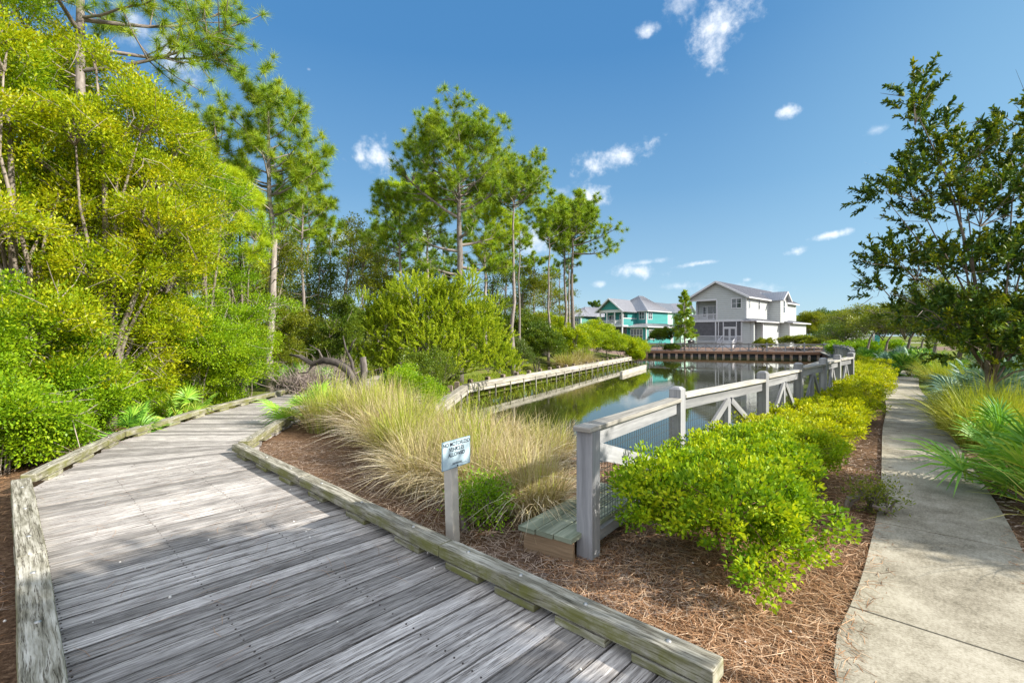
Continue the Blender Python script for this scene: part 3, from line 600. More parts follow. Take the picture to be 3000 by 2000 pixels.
# ------------------------------------------------------------------ fence with wire mesh
FP = [(.60,3.80),(1.88,5.50),(3.90,7.52),(5.42,9.15),(6.77,10.52),(7.92,11.77),(9.12,13.02)]
FZ = [1.05,1.08,1.12,1.15,1.17,1.18]
M['wire'] = plain('galvanised_wire', (.10,.105,.11), .45, metal=.5)
def fence_bay(t, A, B, zt, zb, mesh=True, mid=True, half=False, capw=.15, prev=None, near=True):
    A, B = Vector(A), Vector(B); d = (B-A).normalized(); L = (B-A).length; n = Vector((d.y, -d.x)); bv = .006 if near else 0
    def P(u, z, o=0): v = A+d*u+n*o; return (v.x, v.y, z)
    za, zz = (zt if not hasattr(zt, '__len__') else zt[0]), (zt if not hasattr(zt, '__len__') else zt[1]); ba, bz = (zb, zb) if not hasattr(zb, '__len__') else zb
    e = .0735
    s = MB(); s.beam(P(e, za-.02), P(L-e, zz-.02), capw, .04, segs=6 if near else 1, rough=.0012 if near else 0); s.build('cap_rail', M['fencetop'], t, bevel=bv)
    s = MB(); s.beam(P(e, za-.11), P(L-e, zz-.11), .04, .135); s.build('upper_rail', M['fence'], t)
    s = MB(); s.beam(P(e, ba+.14), P(L-e, bz+.14), .05, .085); s.build('lower_rail', M['fence'], t)
    hA, hB = za-.18, zz-.18
    if mid:
        s = MB(); s.beam(P(L/2, (ba+bz)/2+.0), P(L/2, (hA+hB)/2+.003), .075, .09, up=(d.x, d.y, 0)); s.build('middle_post', M['fence'], t)
        s = MB(); s.beam(P(e+.02, ba+.2, .03), P(L/2-.06, (hA+hB)/2-.02, .03), .085, .035, up=(n.x, n.y, 0)); s.build('diagonal_brace', M['fence'], t)
        s = MB(); s.beam(P(L/2+.06, (hA+hB)/2-.02, .03), P(L-e-.02, bz+.2, .03), .085, .035, up=(n.x, n.y, 0)); s.build('diagonal_brace', M['fence'], t)
    elif half:
        s = MB(); s.beam(P(e, hA-.03, .03), P(L-e-.02, bz+.25, .03), .135, .035, up=(n.x, n.y, 0)); s.build('diagonal_brace', M['fence'], t)
    if mesh:
        s = MB(); o = -.024; k = int((L-2*e)/.052)
        for i in range(1, k): u = e+(L-2*e)*i/k; s.beam(P(u, ba+.1, o), P(u, za+(zz-za)*u/L-.16, o), .0032, .0032)
        for i in range(1, 9): f = i/9; s.beam(P(e, (ba+.16)*(1-f)+hA*f, o+.003), P(L-e, (bz+.16)*(1-f)+hB*f, o+.003), .0032, .0032)
        s.build('wire_mesh', M['wire'], t)
def post(t, p, z0, z1, d, w=.14, cap=True, bevel=.008):
    d = Vector(d).normalized(); s = MB(); s.beam((*p, z0), (*p, z1), w, w, up=(d.x, d.y, 0))
    if cap: s.beam((*p, z1), (*p, z1+.028), w, w, up=(d.x, d.y, 0), taper=.55)
    s.build('post', M['fence'], t, bevel=bevel)
def fences():
    random.seed(21)
    t = thing('pond_fence', 'grey timber fence with wire mesh beside the low yellow-green hedge', 'fence', (0, 0, 0))
    for i in range(len(FP)-1): fence_bay(t, FP[i], FP[i+1], FZ[i], gz(*FP[i])*.3, mesh=True, mid=(i > 0), half=(i == 0), near=i < 4)
    for i, p in enumerate(FP):
        a = Vector(FP[max(0, i-1)]); b = Vector(FP[min(len(FP)-1, i+1)]); post(t, p, -.25, (FZ[i]-.04 if i == 0 else FZ[i-1 if i else 0]+.095), b-a, cap=i > 0)
    # the end post carries the end of the cap rail
    a, b = Vector(FP[0]), Vector(FP[1]); d = (b-a).normalized(); s = MB(); s.beam((*(a-d*.11), FZ[0]-.02), (*(a+d*.073), FZ[0]-.02), .152, .04); s.build('cap_rail', M['fencetop'], t, bevel=.006)
    # far stretches
    t2 = thing('pond_fence', 'distant right bank stretch of grey fence seen end-on where it bends along the pond', 'fence', (0, 0, 0))
    pl = [(9.12,13.02),(12.4,17.6),(15.9,22.6),(19.4,27.7),(22.9,33.0)]; pl += [(22.9+(40.3-22.9)*k/12, 33+(62.5-33)*k/12) for k in range(1, 13)]
    def zt(p): return 1.16 if p[1] < 14 else max(.66, 1.16-(p[1]-14)*.0105)
    for a, b in zip(pl[:-1], pl[1:]):
        fence_bay(t2, a, b, (zt(a), zt(b)), (gz(*a)-.02, gz(*b)-.02), mesh=False, mid=True, near=False)
        post(t2, b, gz(*b)-.3, zt(b)+.09, Vector(b)-Vector(a), bevel=0)
    t3 = thing('pond_fence', 'far grey fence with diagonal braces standing behind the brown bulkhead in front of the houses', 'fence', (0, 0, 0))
    A, B = Vector((40.3, 62.5)), Vector((16.0, 72.2)); n = 12
    for i in range(n):
        a, b = A.lerp(B, i/n), A.lerp(B, (i+1)/n); fence_bay(t3, a, b, .67, -.42, mesh=False, mid=True, near=False, capw=.17); post(t3, b, -.7, .76, b-a, w=.16, bevel=0)
fences()
# ------------------------------------------------------------------ bulkheads
def along(pl, st):
    out = []
    for a, b in zip(pl[:-1], pl[1:]):
        a, b = Vector(a), Vector(b); k = max(1, round((b-a).length/st)); out += [(a.lerp(b, (i+.5)/k), (b-a).normalized()) for i in range(k)]
    return out
def bulkheads():
    random.seed(31)
    t = thing('bulkhead', 'pale weathered two-board retaining wall along the left bank of the pond', 'bulkhead', (0, 0, 0))
    pl = [(-2.42,13.1),(-2.0,21.0),(2.25,29.3),(12.8,50.4)]; z = -.35
    for a, b in zip(pl[:-1], pl[1:]):
        A, B = Vector(a), Vector(b); k = max(1, round((B-A).length/3.6)); d = (B-A).normalized(); n = Vector((d.y, -d.x))
        for i in range(k):
            p, q = A.lerp(B, i/k)+d*.003, A.lerp(B, (i+1)/k)-d*.003
            s = MB(); s.beam((p.x, p.y, z-.03), (q.x, q.y, z-.03), .26, .06, segs=4, rough=.003); s.beam((*(p+n*.11), z-.14), (*(q+n*.11), z-.14), .05, .15, segs=4, rough=.003); s.build('top_board', M['bulk'], t)
            s = MB(); s.beam((*(p+n*.13), z-.30), (*(q+n*.13), z-.30), .05, .12); s.build('lower_board', M['bulk'], t)
    for c, d in along(pl, 1.45):
        n = Vector((d.y, -d.x)); p = c-n*.26; s = MB(); hz = z+.12 if c.y > 21 else z+.16
        s.beam((p.x, p.y, -1.7), (p.x, p.y, hz), .19, .19, up=(d.x, d.y, 0)); s.beam((p.x, p.y, hz), (p.x, p.y, hz+.03), .19, .19, up=(d.x, d.y, 0), taper=.6); s.build('pile', M['pile'], t)
        q = c+n*.175; s = MB(); s.beam((q.x, q.y, -1.6), (q.x, q.y, z-.18), .06, .04, up=(d.x, d.y, 0)); s.build('facing_strip', M['bulk'], t)
    e = thing('timber', 'short pale timber board floating by the far end of the left retaining wall', 'timber', (0, 0, 0)); s = MB()
    (x0, y0), (x1, y1) = (7.9, 35.0), (11.7, 42.5); s.beam((x0, y0, WZ+.13), (x1, y1, WZ+.16), .2, .32, segs=4, rough=.004); s.build('board', M['bulk'], e)
    t = thing('bulkhead', 'low near bulkhead with stubby posts half hidden by the dry grass', 'bulkhead', (0, 0, 0)); pl = [(-2.42,13.1),(-1.15,11.2),(.77,8.75),(1.75,7.35),(3.3,8.9),(9.0,15.6),(20.6,33.6)]
    for i, (a, b) in enumerate(zip(pl[:-1], pl[1:])):
        A, B = Vector(a), Vector(b); s = MB(); d = (B-A).normalized(); n = Vector((-d.y, d.x))
        s.beam((*A, -.38), (*B, -.38), .06, .16); s.build('top_board', M['bulk'], t)
        s = MB(); s.beam((*(A-d*0), -.62), (*B, -.62), .05, .26); s.beam((*A, -.90), (*B, -.90), .05, .26); s.beam((*A, -1.2), (*B, -1.2), .05, .3); s.build('plank_wall', M['treated'], t)
    for c, d in along(pl[:4], 1.15)+along(pl[3:], 2.0):
        s = MB(); z1 = -.16 if c.y < 13 else -.2; n = Vector((-d.y, d.x)); p = c-n*.13
        s.beam((*p, -1.6), (*p, z1), .19, .19, up=(d.x, d.y, 0)); s.beam((*p, z1), (*p, z1+.04), .19, .19, up=(d.x, d.y, 0), taper=.5); s.build('pile', M['bulk'], t)
    t = thing('bulkhead', 'dark bulkhead with brown top beam and grey piles across the far end of the pond', 'bulkhead', (0, 0, 0)); A, B = Vector((17.0, 70.1)), Vector((39.3, 61.2)); d = (B-A).normalized(); n = Vector((d.y, -d.x))
    s = MB(); s.beam((*(A+n*.25), -.55), (*(B+n*.25), -.50), .45, .32); s.build('top_beam', M['brownbeam'], t)
    s = MB(); s.beam((*(A-n*.1), -1.2), (*(B-n*.1), -1.2), .08, 1.4); s.build('sheeting', M['sheet'], t)
    k = 24
    for i in range(k): c = A.lerp(B, (i+.5)/k)+n*.1; s = MB(); s.beam((*c, -1.9), (*c, -.69), .38, .3, up=(d.x, d.y, 0)); s.build('pile', M['greypile'], t)
    t = thing('bulkhead', 'grey plank bulkhead along the right bank below the distant fence', 'bulkhead', (0, 0, 0)); pl = [(39.3,61.2),(31.5,47.0),(20.6,33.6)]
    for a, b in zip(pl[:-1], pl[1:]): s = MB(); s.beam((*a, -.36), (*b, -.36), .5, .1); s.build('top_board', M['bulk'], t); s = MB(); s.beam((*a, -1.1), (*b, -1.1), .1, 1.4); s.build('plank_wall', M['brownbeam'], t)
    # box step behind the end post
    t = thing('wooden_platform', 'low greenish wooden box platform behind the fence end post', 'platform', (0, 0, 0)); a, b, c = Vector((.06, 3.93)), Vector((.47, 3.66)), Vector((.92, 5.05))
    lo = c-a; wv = b-a; L = lo.length; ld_ = lo.normalized(); s = MB(); k = 3
    for i in range(k):
        p = a+wv*((i+.5)/k); s.beam((*(p-ld_*.03), .20), (*(p+ld_*L), .20), wv.length/k-.008, .04)
    s.build('top_planks', M['treated'], t, bevel=.004)
    w = wv.normalized(); s = MB(); p, q = a+w*.03+ld_*.03, a+w*(wv.length-.02)+ld_*.03; s.beam((*p, .08), (*q, .08), .03, .195); s.build('front_panel', M['rawwood'], t)
    s = MB(); p, q = a+w*.03+ld_*.05, a+w*.03+ld_*(L-.02); s.beam((*p, .06), (*q, .06), .03, .23); s.build('side_panel', M['rawwood'], t)
bulkheads()
# ------------------------------------------------------------------ sign
def sign():
    t = thing('warning_sign', 'pale blue sign reading NO MOTORIZED VEHICLES ALLOWED on a grey post', 'sign', (-.455, 4.06, 0), math.atan2(.83, .56)); random.seed(3)
    s = MB(); s.beam((.0, .045, -.2), (-.045, .045, .80), .085, .085, up=(0, 1, 0)); s.build('post', M['signpost'], t, bevel=.004)
    w, h, x0, z0 = .355, .232, -.20, .655; y = -.006
    def Q(u, v, yy=y): return (x0+u*w, yy, z0+v*h)
    s = MB(); s.poly([Q(0,0), Q(1,0), Q(1,1), Q(0,1)], a=.5); s.poly([Q(0,1,y+.006), Q(1,1,y+.006), Q(1,0,y+.006), Q(0,0,y+.006)], a=.5)
    for p, q in (((0,0),(1,0)), ((1,0),(1,1)), ((1,1),(0,1)), ((0,1),(0,0))): s.poly([Q(*p, y+.006), Q(*q, y+.006), Q(*q), Q(*p)], a=.5)
    s.build('sign_panel', M['signface'], t)
    s = MB(); r = .012
    for (u0, v0, u1, v1) in ((0,0,1,r*w/h),(0,1-r*w/h,1,1),(0,0,r,1),(1-r,0,1,1)): s.poly([Q(u0,v0,y-.002), Q(u1,v0,y-.002), Q(u1,v1,y-.002), Q(u0,v1,y-.002)], a=.5)
    s.build('edge_band', plain('sign_edge', (.12,.24,.32), .5), t)
    for txt, u, v, sz in (('NO MOTORIZED', .5, .80, .0445), ('VEHICLES', .5, .61, .0445), ('ALLOWED', .5, .42, .0445), ('NATUREWALK', .53, .135, .0185)):
        c = bpy.data.curves.new('lettering', 'FONT'); c.body = txt; c.size = sz; c.align_x = 'CENTER'; c.offset = .0006 if sz > .03 else 0; c.extrude = .0004
        o = bpy.data.objects.new('lettering', c); COL.objects.link(o); bpy.context.view_layer.update()
        me = bpy.data.meshes.new_from_object(o.evaluated_get(bpy.context.evaluated_depsgraph_get())); bpy.data.objects.remove(o)
        o = link(me, 'lettering', M['ink'], t); o.location = Q(u, v, y-.0012); o.rotation_euler = (R(90), 0, 0)
    s = MB()
    for k in range(12): u0, u1 = .28+.05*k, .28+.05*(k+1); f = lambda u: .105+.025*math.sin((u-.2)*6); s.poly([Q(u0, f(u0), y-.0015), Q(u1, f(u1), y-.0015), Q(u1, f(u1)+.008, y-.0015), Q(u0, f(u0)+.008, y-.0015)], a=.5)
    s.build('emblem_line', M['ink'], t)
    for u, v in ((.5, .70), (.53, .05)): s = MB(); p = Q(u, v); s.tube([(p[0], y, p[2]), (p[0], y-.006, p[2])], .006, 8); s.build('bolt', M['ink'], t)
M['signpost'] = plain('sign_post_paint', (.50,.47,.42), .6, noise=.12, nscale=8); M['signface'] = plain('sign_blue', (.46,.60,.68), .4, noise=.12, nscale=6); M['ink'] = plain('sign_ink', (.012,.012,.03), .6, .2)
sign()
# ------------------------------------------------------------------ houses
def siding(name, c, dark=.75):
    m, t, b = mat(name); b.inputs['Roughness'].default_value = .7; b.inputs['Specular IOR Level'].default_value = .25
    o = nd(t, 'ShaderNodeTexCoord').outputs['Object']; sp = nd(t, 'ShaderNodeSeparateXYZ'); t.links.new(o, sp.inputs[0])
    f = mth(t, 'FRACT', mth(t, 'MULTIPLY', sp.outputs[2], 1/.30)); n = nd(t, 'ShaderNodeTexNoise', Scale=2.0, Detail=5.0); t.links.new(o, n.inputs[0])
    base = mixc(t, n.outputs[0], tuple(x*.88 for x in c), tuple(min(1, x*1.08) for x in c))
    lap = ramp(t, f, [(0, (.5,.5,.5)), (.16, (.7,.7,.7)), (.24, (1,1,1)), (1, (1,1,1))])
    t.links.new(mixc(t, 1.0, base, lap, 'MULTIPLY'), b.inputs['Base Color'])
    bm = nd(t, 'ShaderNodeBump', Strength=.6, Distance=.03); t.links.new(mth(t, 'SUBTRACT', 1.0, f), bm.inputs['Height']); t.links.new(bm.outputs[0], b.inputs['Normal']); return m
def metalroof(name, c):
    m, t, b = mat(name); b.inputs['Roughness'].default_value = .42; b.inputs['Metallic'].default_value = .35
    n = nd(t, 'ShaderNodeTexNoise', Scale=1.4, Detail=4.0); t.links.new(nd(t, 'ShaderNodeTexCoord').outputs['Object'], n.inputs[0])
    t.links.new(mixc(t, n.outputs[0], tuple(x*.85 for x in c), tuple(x*1.12 for x in c)), b.inputs['Base Color']); return m
M['white'] = plain('white_trim', (.54,.54,.57), .6, noise=.06, nscale=3)
M['sidew'] = siding('grey_white_siding', (.45,.475,.48)); M['sidet'] = siding('teal_siding', (.05,.27,.27)); M['sideg'] = siding('green_siding', (.10,.30,.26)); M['sidep'] = siding('pale_green_siding', (.42,.62,.52))
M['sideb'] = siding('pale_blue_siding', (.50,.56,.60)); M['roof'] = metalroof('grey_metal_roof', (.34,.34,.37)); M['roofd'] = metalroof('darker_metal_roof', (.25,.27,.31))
M['glass'] = plain('window_glass', (.035,.05,.055), .06, .8); M['screen'] = plain('porch_screen', (.10,.10,.11), .8, .1, noise=.2, nscale=3); M['inner'] = plain('porch_inside', (.30,.30,.32), .9, noise=.1)
M['deckw'] = plain('pale_deck_board', (.45,.44,.44), .8, noise=.15, nscale=4)
class House:
    """Local frame: +X runs back along the right wall, +Y along the front to the left; the corner by the water is the origin."""
    def __init__(s, label, loc, rz=45, group=None): s.t = thing('house', label, 'house', loc, R(rz), group)
    def part(s, name, m, parent=None, bevel=0):
        b = MB(); b.go = lambda: b.build(name, M[m], parent or s.t, bevel); return b
    def front(s, xs, y0, y1, z0, z1, m='sidew', name='wall', th=.12):
        b = s.part(name, m); b.box(xs, xs+th, y0, y1, z0, z1); return b.go()
    def side(s, ys, x0, x1, z0, z1, m='sidew', name='wall', th=.12):
        b = s.part(name, m); b.box(x0, x1, ys, ys+th, z0, z1); return b.go()
    def block(s, x0, x1, y0, y1, z0, z1, m='sidew', name='wall'):
        b = s.part(name, m); b.box(x0, x1, y0, y1, z0, z1); return b.go()
    def win(s, face, a, c0, z, w, h, nx=1, nz=2, fr=.13, name='window', glass='glass'):
        """face 'f': in a front wall at X=a from Y=c0; face 's': in a right wall at Y=a from X=c0."""
        def bx(b, u0, u1, z0, z1, o0, o1):
            if face == 'f': b.box(a-o1, a-o0, c0+u0, c0+u1, z0, z1)
            else: b.box(c0+u0, c0+u1, a-o1, a-o0, z0, z1)
        b = s.part(name, 'white'); bx(b, -fr, w+fr, z+h, z+h+fr*1.3, -.02, .06); bx(b, -fr, w+fr, z-fr, z, -.02, .06); bx(b, -fr, 0, z, z+h, -.02, .055); bx(b, w, w+fr, z, z+h, -.02, .055)
        for i in range(1, nx): bx(b, w*i/nx-.05, w*i/nx+.05, z, z+h, -.01, .05)
        for i in range(1, nz): bx(b, 0, w, z+h*i/nz-.03, z+h*i/nz+.03, -.01, .045)
        f = b.go(); b = s.part('pane', glass, f); bx(b, 0, w, z, z+h, -.01, .012); b.go()
    def rail(s, p, q, z, h=.95, st=.16, sw=.055):
        p, q = Vector(p), Vector(q); d = (q-p).normalized(); L = (q-p).length; b = s.part('railing', 'white')
        b.beam((*p, z+h), (*q, z+h), .1, .08); b.beam((*p, z+.1), (*q, z+.1), .08, .08); k = int(L/st)
        for i in range(k+1): c = p+d*(L*(i+.5)/(k+1)); b.beam((*c, z+.12), (*c, z+h-.03), sw, sw, up=(d.x, d.y, 0))
        b.go()
    def slab(s, quad, name='roof', m='roof', th=.16, seam=.5, parent=None):
        """Roof plane through four corners (eave a, eave b, ridge b, ridge a) with standing seams."""
        a, b_, c, d = [Vector(p) for p in quad]; n = (b_-a).cross(d-a).normalized(); n = n if n.z > 0 else -n; b = s.part(name, m, parent); dn = n*th
        b.poly([a, b_, c, d]); b.poly([d-dn, c-dn, b_-dn, a-dn])
        for p, q in ((a, b_), (b_, c), (c, d), (d, a)):
            if (q-p).length > .01: b.poly([p, p-dn, q-dn, q])
        L = max((b_-a).length, (c-d).length); k = int(L/seam)
        for i in range(1, k): u = i/k; p, q = a.lerp(b_, u)+n*.02, d.lerp(c, u)+n*.02; b.beam(p, q, .035, .05, up=n)
        return b.go()
    def gable(s, x, y0, y1, z0, z1, m, th=.12):
        ym = (y0+y1)/2; b = s.part('gable', m); A, B, C_ = (x, y0, z0), (x, y1, z0), (x, ym, z1); A2, B2, C2 = (x+th, y0, z0), (x+th, y1, z0), (x+th, ym, z1)
        b.poly([A, C_, B]); b.poly([A2, B2, C2]); b.poly([A, A2, C2, C_]); b.poly([B, C_, C2, B2]); b.go()
    def fascia(s, pts, w=.22, d=.08):
        b = s.part('fascia', 'white')
        for p, q in zip(pts[:-1], pts[1:]): b.beam(p, q, d, w)
        b.go()
def white_house():
    random.seed(41); H = House('white two-storey house with screened porch, upper balcony and metal gable roof', (35.9, 74.0, 0)); W_ = 9.0; E = 7.86; RZ = 10.3; L = 26
    H.block(2.6, L, .12, W_-.1, -.3, 7.75, 'sidew'); H.side(0, 0, L, 4.25, E, 'sidew')
    H.front(0, .12, 4.62, 4.25, 7.42); H.block(0, .12, .12, W_, 7.42, 7.86)
    H.gable(0, 0, W_, E, RZ-.08, 'sidew'); H.block(.12, 2.6, 4.5, 4.62, 4.25, 7.42)
    b = H.part('floor_band', 'white'); b.box(-.06, .2, -.02, W_+.02, 3.95, 4.25); b.box(.2, 2.6, 4.6, W_, 4.1, 4.25); b.go()
    b = H.part('column', 'white'); b.box(-.02, .24, 8.72, 8.98, 4.25, 7.42); b.go(); b = H.part('column', 'white'); b.box(2.3, 2.55, 8.72, 8.98, 4.25, 7.42); b.go()
    b = H.part('balcony_trim', 'white'); b.box(-.04, .1, 4.55, 9, 7.36, 7.62); b.box(-.035, .1, 4.42, 4.62, 4.25, 7.36); b.go()
    b = H.part('corner_board', 'white'); b.box(-.03, .14, -.03, .14, 4.25, 7.8); b.go()
    H.rail((.1, 4.65), (.1, 8.72), 4.25); H.rail((.25, 8.85), (2.3, 8.85), 4.25)
    H.win('f', 2.6, 5.3, 4.5, 1.7, 2.1, 2, 1, name='door'); H.win('f', 2.6, 7.3, 4.9, .5, 1.6, 1, 2)
    H.win('f', 0, .82, 6.1, 1.35, 1.35, 2, 2); H.win('s', 0, 1.0, 6.0, .45, 1.5, 1, 2); H.win('s', 0, 5.2, 6.0, .55, 1.5, 1, 2)
    # roof
    o = .55; ri = 4.5; sl = (RZ-E)/4.5; ze = E-o*sl
    H.slab([(-.6, -o, ze+.14), (L+.5, -o, ze+.14), (L+.5, ri, RZ+.14), (-.6, ri, RZ+.14)]); H.slab([(-.6, W_+o, ze+.14), (L+.5, W_+o, ze+.14), (L+.5, ri, RZ+.143), (-.6, ri, RZ+.143)])
    H.fascia([(-.66, -o, ze), (-.66, ri, RZ), (-.66, W_+o, ze)], .28, .1); H.fascia([(-.6, -o-.03, ze), (L, -o-.03, ze)], .2, .06)
    # dormer-like bump over the right wall
    H.block(10.2, 14.0, -1.8, 0, 3.9, 7.86); H.win('s', -1.8, 11.75, 5.6, .7, 2.0, 1, 2)
    bz = 9.05; b = H.part('gable', 'sidew'); b.poly([(10.2,-1.8,7.86),(14,-1.8,7.86),(12.1,-1.8,bz)]); b.poly([(10.2,-1.68,7.86),(12.1,-1.68,bz),(14,-1.68,7.86)]); b.go()
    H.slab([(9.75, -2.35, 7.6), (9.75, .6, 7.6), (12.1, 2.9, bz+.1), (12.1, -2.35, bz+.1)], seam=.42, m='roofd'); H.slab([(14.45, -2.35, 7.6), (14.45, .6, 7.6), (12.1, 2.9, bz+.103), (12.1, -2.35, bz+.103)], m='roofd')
    H.fascia([(9.75, -2.4, 7.5), (12.1, -2.4, bz), (14.45, -2.4, 7.5)], .22, .1)
    # lower storey right of the porch
    H.front(0, -.5, .62, -.2, 3.95); H.block(.12, .5, -1, -.5, -.2, 3.9); H.block(.5, 4.1, .02, .12, -.2, 3.95, 'sidew'); H.block(4.1, 12.7, -1, 0, -.3, 3.95); H.block(12.7, 22.6, -2.5, 0, -.3, 3.9)
    b = H.part('column', 'white'); b.box(3.95, 4.2, -1.12, -.88, -.1, 3.9); b.go(); H.win('s', .02, 1.2, .2, 1.0, 2.2, 1, 1, name='door', glass='white')
    b = H.part('corner_board', 'white'); b.box(12.66, 12.8, -2.54, -2.4, -.2, 3.9); b.go(); b = H.part('utility_box', 'roof'); b.box(17.2, 17.7, -2.68, -2.5, .8, 1.6); b.go()
    H.slab([(-.6, -1.6, 3.98), (13.3, -1.6, 3.98), (13.3, -.02, 4.42), (-.1, -.02, 4.42)]); H.slab([(-.7, -1.58, 3.975), (-.7, .6, 3.975), (.0, .6, 4.27), (.0, .0, 4.4)], seam=.6); H.slab([(12.2, -3.1, 3.95), (23.2, -3.1, 3.95), (23.2, -.02, 4.5), (12.2, -.02, 4.5)])
    H.fascia([(-.62, -1.63, 3.9), (12.2, -1.63, 3.9)], .16, .05); H.fascia([(12.2, -3.13, 3.87), (23.2, -3.13, 3.87)], .18, .05)
    # screened porch
    b = H.part('porch_floor', 'deckw'); b.box(-.05, 2.6, .5, W_, .62, .8); b.go()
    b = H.part('porch_skirt', 'white'); [b.box(-.02, .04, .5, W_, -.1+.17*i, .02+.17*i) for i in range(4)]; b.go()
    for y in (8.82, 4.72, 4.28, 3.52, 1.5, .74): b = H.part('column', 'white'); w = .2 if y in (8.82, 4.72, .74) else .12; b.box(-.02, w, y-w/2, y+w/2, .8, 3.95); b.go()
    b = H.part('screen', 'screen'); b.box(.08, .10, 4.8, 8.7, 1.7, 3.9); b.box(.08, .10, 3.6, 4.6, .8, 3.9); b.box(.08, .10, .8, 1.45, .8, 3.9); b.box(.08, .10, 1.6, 3.5, 3.1, 3.9); b.go()
    b = H.part('door_head', 'white'); b.box(-.03, .12, 1.5, 3.55, 2.98, 3.14); b.go()
    H.rail((0, 4.85), (0, 8.7), .8, .9); H.rail((0, 3.58), (0, 4.62), .8, .9, .15); H.rail((0, .8), (0, 1.42), .8, .9, .15)
    for y0 in (1.6, 2.56): 
        b = H.part('door', 'white'); b.box(0, .06, y0, y0+.13, .82, 2.98); b.box(0, .06, y0+.79, y0+.92, .82, 2.98); b.box(.002, .058, y0+.13, y0+.79, 2.82, 2.98); b.box(.002, .058, y0+.13, y0+.79, 1.55, 1.68); b.box(.002, .058, y0+.13, y0+.79, .82, 1.0)
        [b.box(.01, .05, y0+.2+.14*i, y0+.24+.14*i, 1.0, 1.55) for i in range(4)]; f = b.go(); b = H.part('pane', 'screen', f); b.box(.03, .04, y0+.13, y0+.79, 1.0, 2.82); b.go()
    b = H.part('steps', 'white'); [b.box(-1.7+.34*i, -.05, 1.5, 3.6, -.15+.16*i, .01+.16*i-.002) for i in range(5)]; b.go()
    for y in (1.42, 3.68): b = H.part('stair_rail', 'white'); b.beam((-1.8, y, .85), (0, y, 1.72), .1, .1); b.beam((-1.8, y, .15), (0, y, .95), .06, .3); b.box(-1.86, -1.74, y-.06, y+.06, -.1, .85); [b.box(-1.6+.3*i, -1.55+.3*i, y-.03, y+.03, .2+.15*i, .95+.145*i) for i in range(5)]; b.go()
def teal_house():
    random.seed(42); H = House('teal two-storey house with three-column balcony and grey metal roof', (24.5, 107.0, -.2)); E = 7.75; RZ = 10.35; W_ = 6.2
    H.block(2.2, 16, .12, W_, -.4, E, 'sidet'); H.front(0, 0, W_, 7.15, E, 'white', 'floor_band'); H.gable(.02, .3, W_-.3, E+.02, RZ-.35, 'sidet')
    b = H.part('floor_band', 'white'); b.box(-.1, 2.2, -.05, W_+.05, 3.95, 4.3); b.go()
    for y in (.2, 2.15, 4.2, 6.0): b = H.part('column', 'white'); w = .42 if y == .2 else .24; b.box(0, .24, y-w/2, y+w/2, 4.3, 7.15); b.go()
    for y in (.2, 4.0, 6.0): b = H.part('column', 'white'); b.box(0, .24, y-.12, y+.12, -.3, 3.95); b.go()
    H.rail((.1, .4), (.1, 5.9), 4.3, 1.1); b = H.part('porch_inside', 'screen'); b.box(2.0, 2.19, .3, W_-.2, -.3, 3.9); b.go(); H.win('f', 2.2, .9, 4.5, 1.2, 2.1, 1, 2); H.win('f', 2.2, 3.4, 4.9, 1.6, 1.6, 2, 2)
    # side balcony wall, then the projecting bay
    H.side(.0, .3, 5.8, 4.3, 5.75, 'sidet'); b = H.part('balcony_cap', 'white'); b.box(.3, 5.8, -.06, .2, 5.75, 5.93); b.box(.3, 5.8, -.04, .2, 7.15, 7.7); b.go()
    H.block(5.8, 15.8, -2.55, .12, -.4, E, 'sidet'); b = H.part('corner_board', 'white'); b.box(5.74, 6.0, -2.6, -2.35, 4.2, E); b.go(); b = H.part('corner_board', 'white'); b.box(2.84, 3.1, -4.2, -3.95, -.3, 4); b.go()
    H.win('f', 5.8, -1.95, 5.75, 1.15, 1.6, 2, 2); H.win('s', -2.55, 6.6, 5.75, 1.6, 1.6, 2, 2)
    H.block(15.8, 22, -1.2, 3, -.4, E, 'sidep'); H.block(22, 30, -3.0, 3, -.4, E, 'sidep'); H.win('s', -3.0, 24, 5.6, 1.2, 1.7, 2, 2); H.win('s', -1.2, 17.2, 5.6, 1.0, 1.7, 1, 2)
    # lower storey with its own roof
    H.block(2.9, 15.8, -4.15, -2.55, -.4, 4.0, 'sidet'); H.block(2.9, 5.8, -2.55, .12, -.4, 4.0, 'sidet'); H.win('f', 2.9, -3.2, .8, 2.9, 2.6, 4, 2); H.win('s', -4.15, 4.0, 1.2, 2.3, 2.0, 3, 2); H.win('s', -4.15, 14.2, .0, 1.0, 2.2, 1, 1, name='door', glass='white')
    H.slab([(2.2, -4.85, 3.95), (16.5, -4.85, 3.95), (15.8, -2.5, 4.75), (5.8, -2.5, 4.75)]); H.slab([(2.2, -4.85, 3.953), (2.2, .9, 3.953), (5.8, .9, 4.75), (5.8, -2.5, 4.75)]); H.fascia([(2.15, .9, 3.87), (2.15, -4.9, 3.87), (16.5, -4.9, 3.87)], .2, .06)
    # roofs
    o = .7; sl = (RZ-E)/(W_/2); ze = E-o*sl; ri = W_/2
    H.slab([(-.9, -o, ze+.12), (7.5, -o, ze+.12), (7.5, ri, RZ), (-.9, ri, RZ)]); H.slab([(-.9, W_+o, ze+.12), (14, W_+o, ze+.12), (14, ri, RZ+.004), (-.9, ri, RZ+.004)]); H.fascia([(-.95, -o, ze), (-.95, ri, RZ-.1), (-.95, W_+o, ze)], .28, .1)
    x0, x1, y0, y1 = 5.1, 16.4, -3.2, 8.0; z = E-.1; A = (9.6, 1.6, 11.4); B = (11.6, 1.6, 11.4)
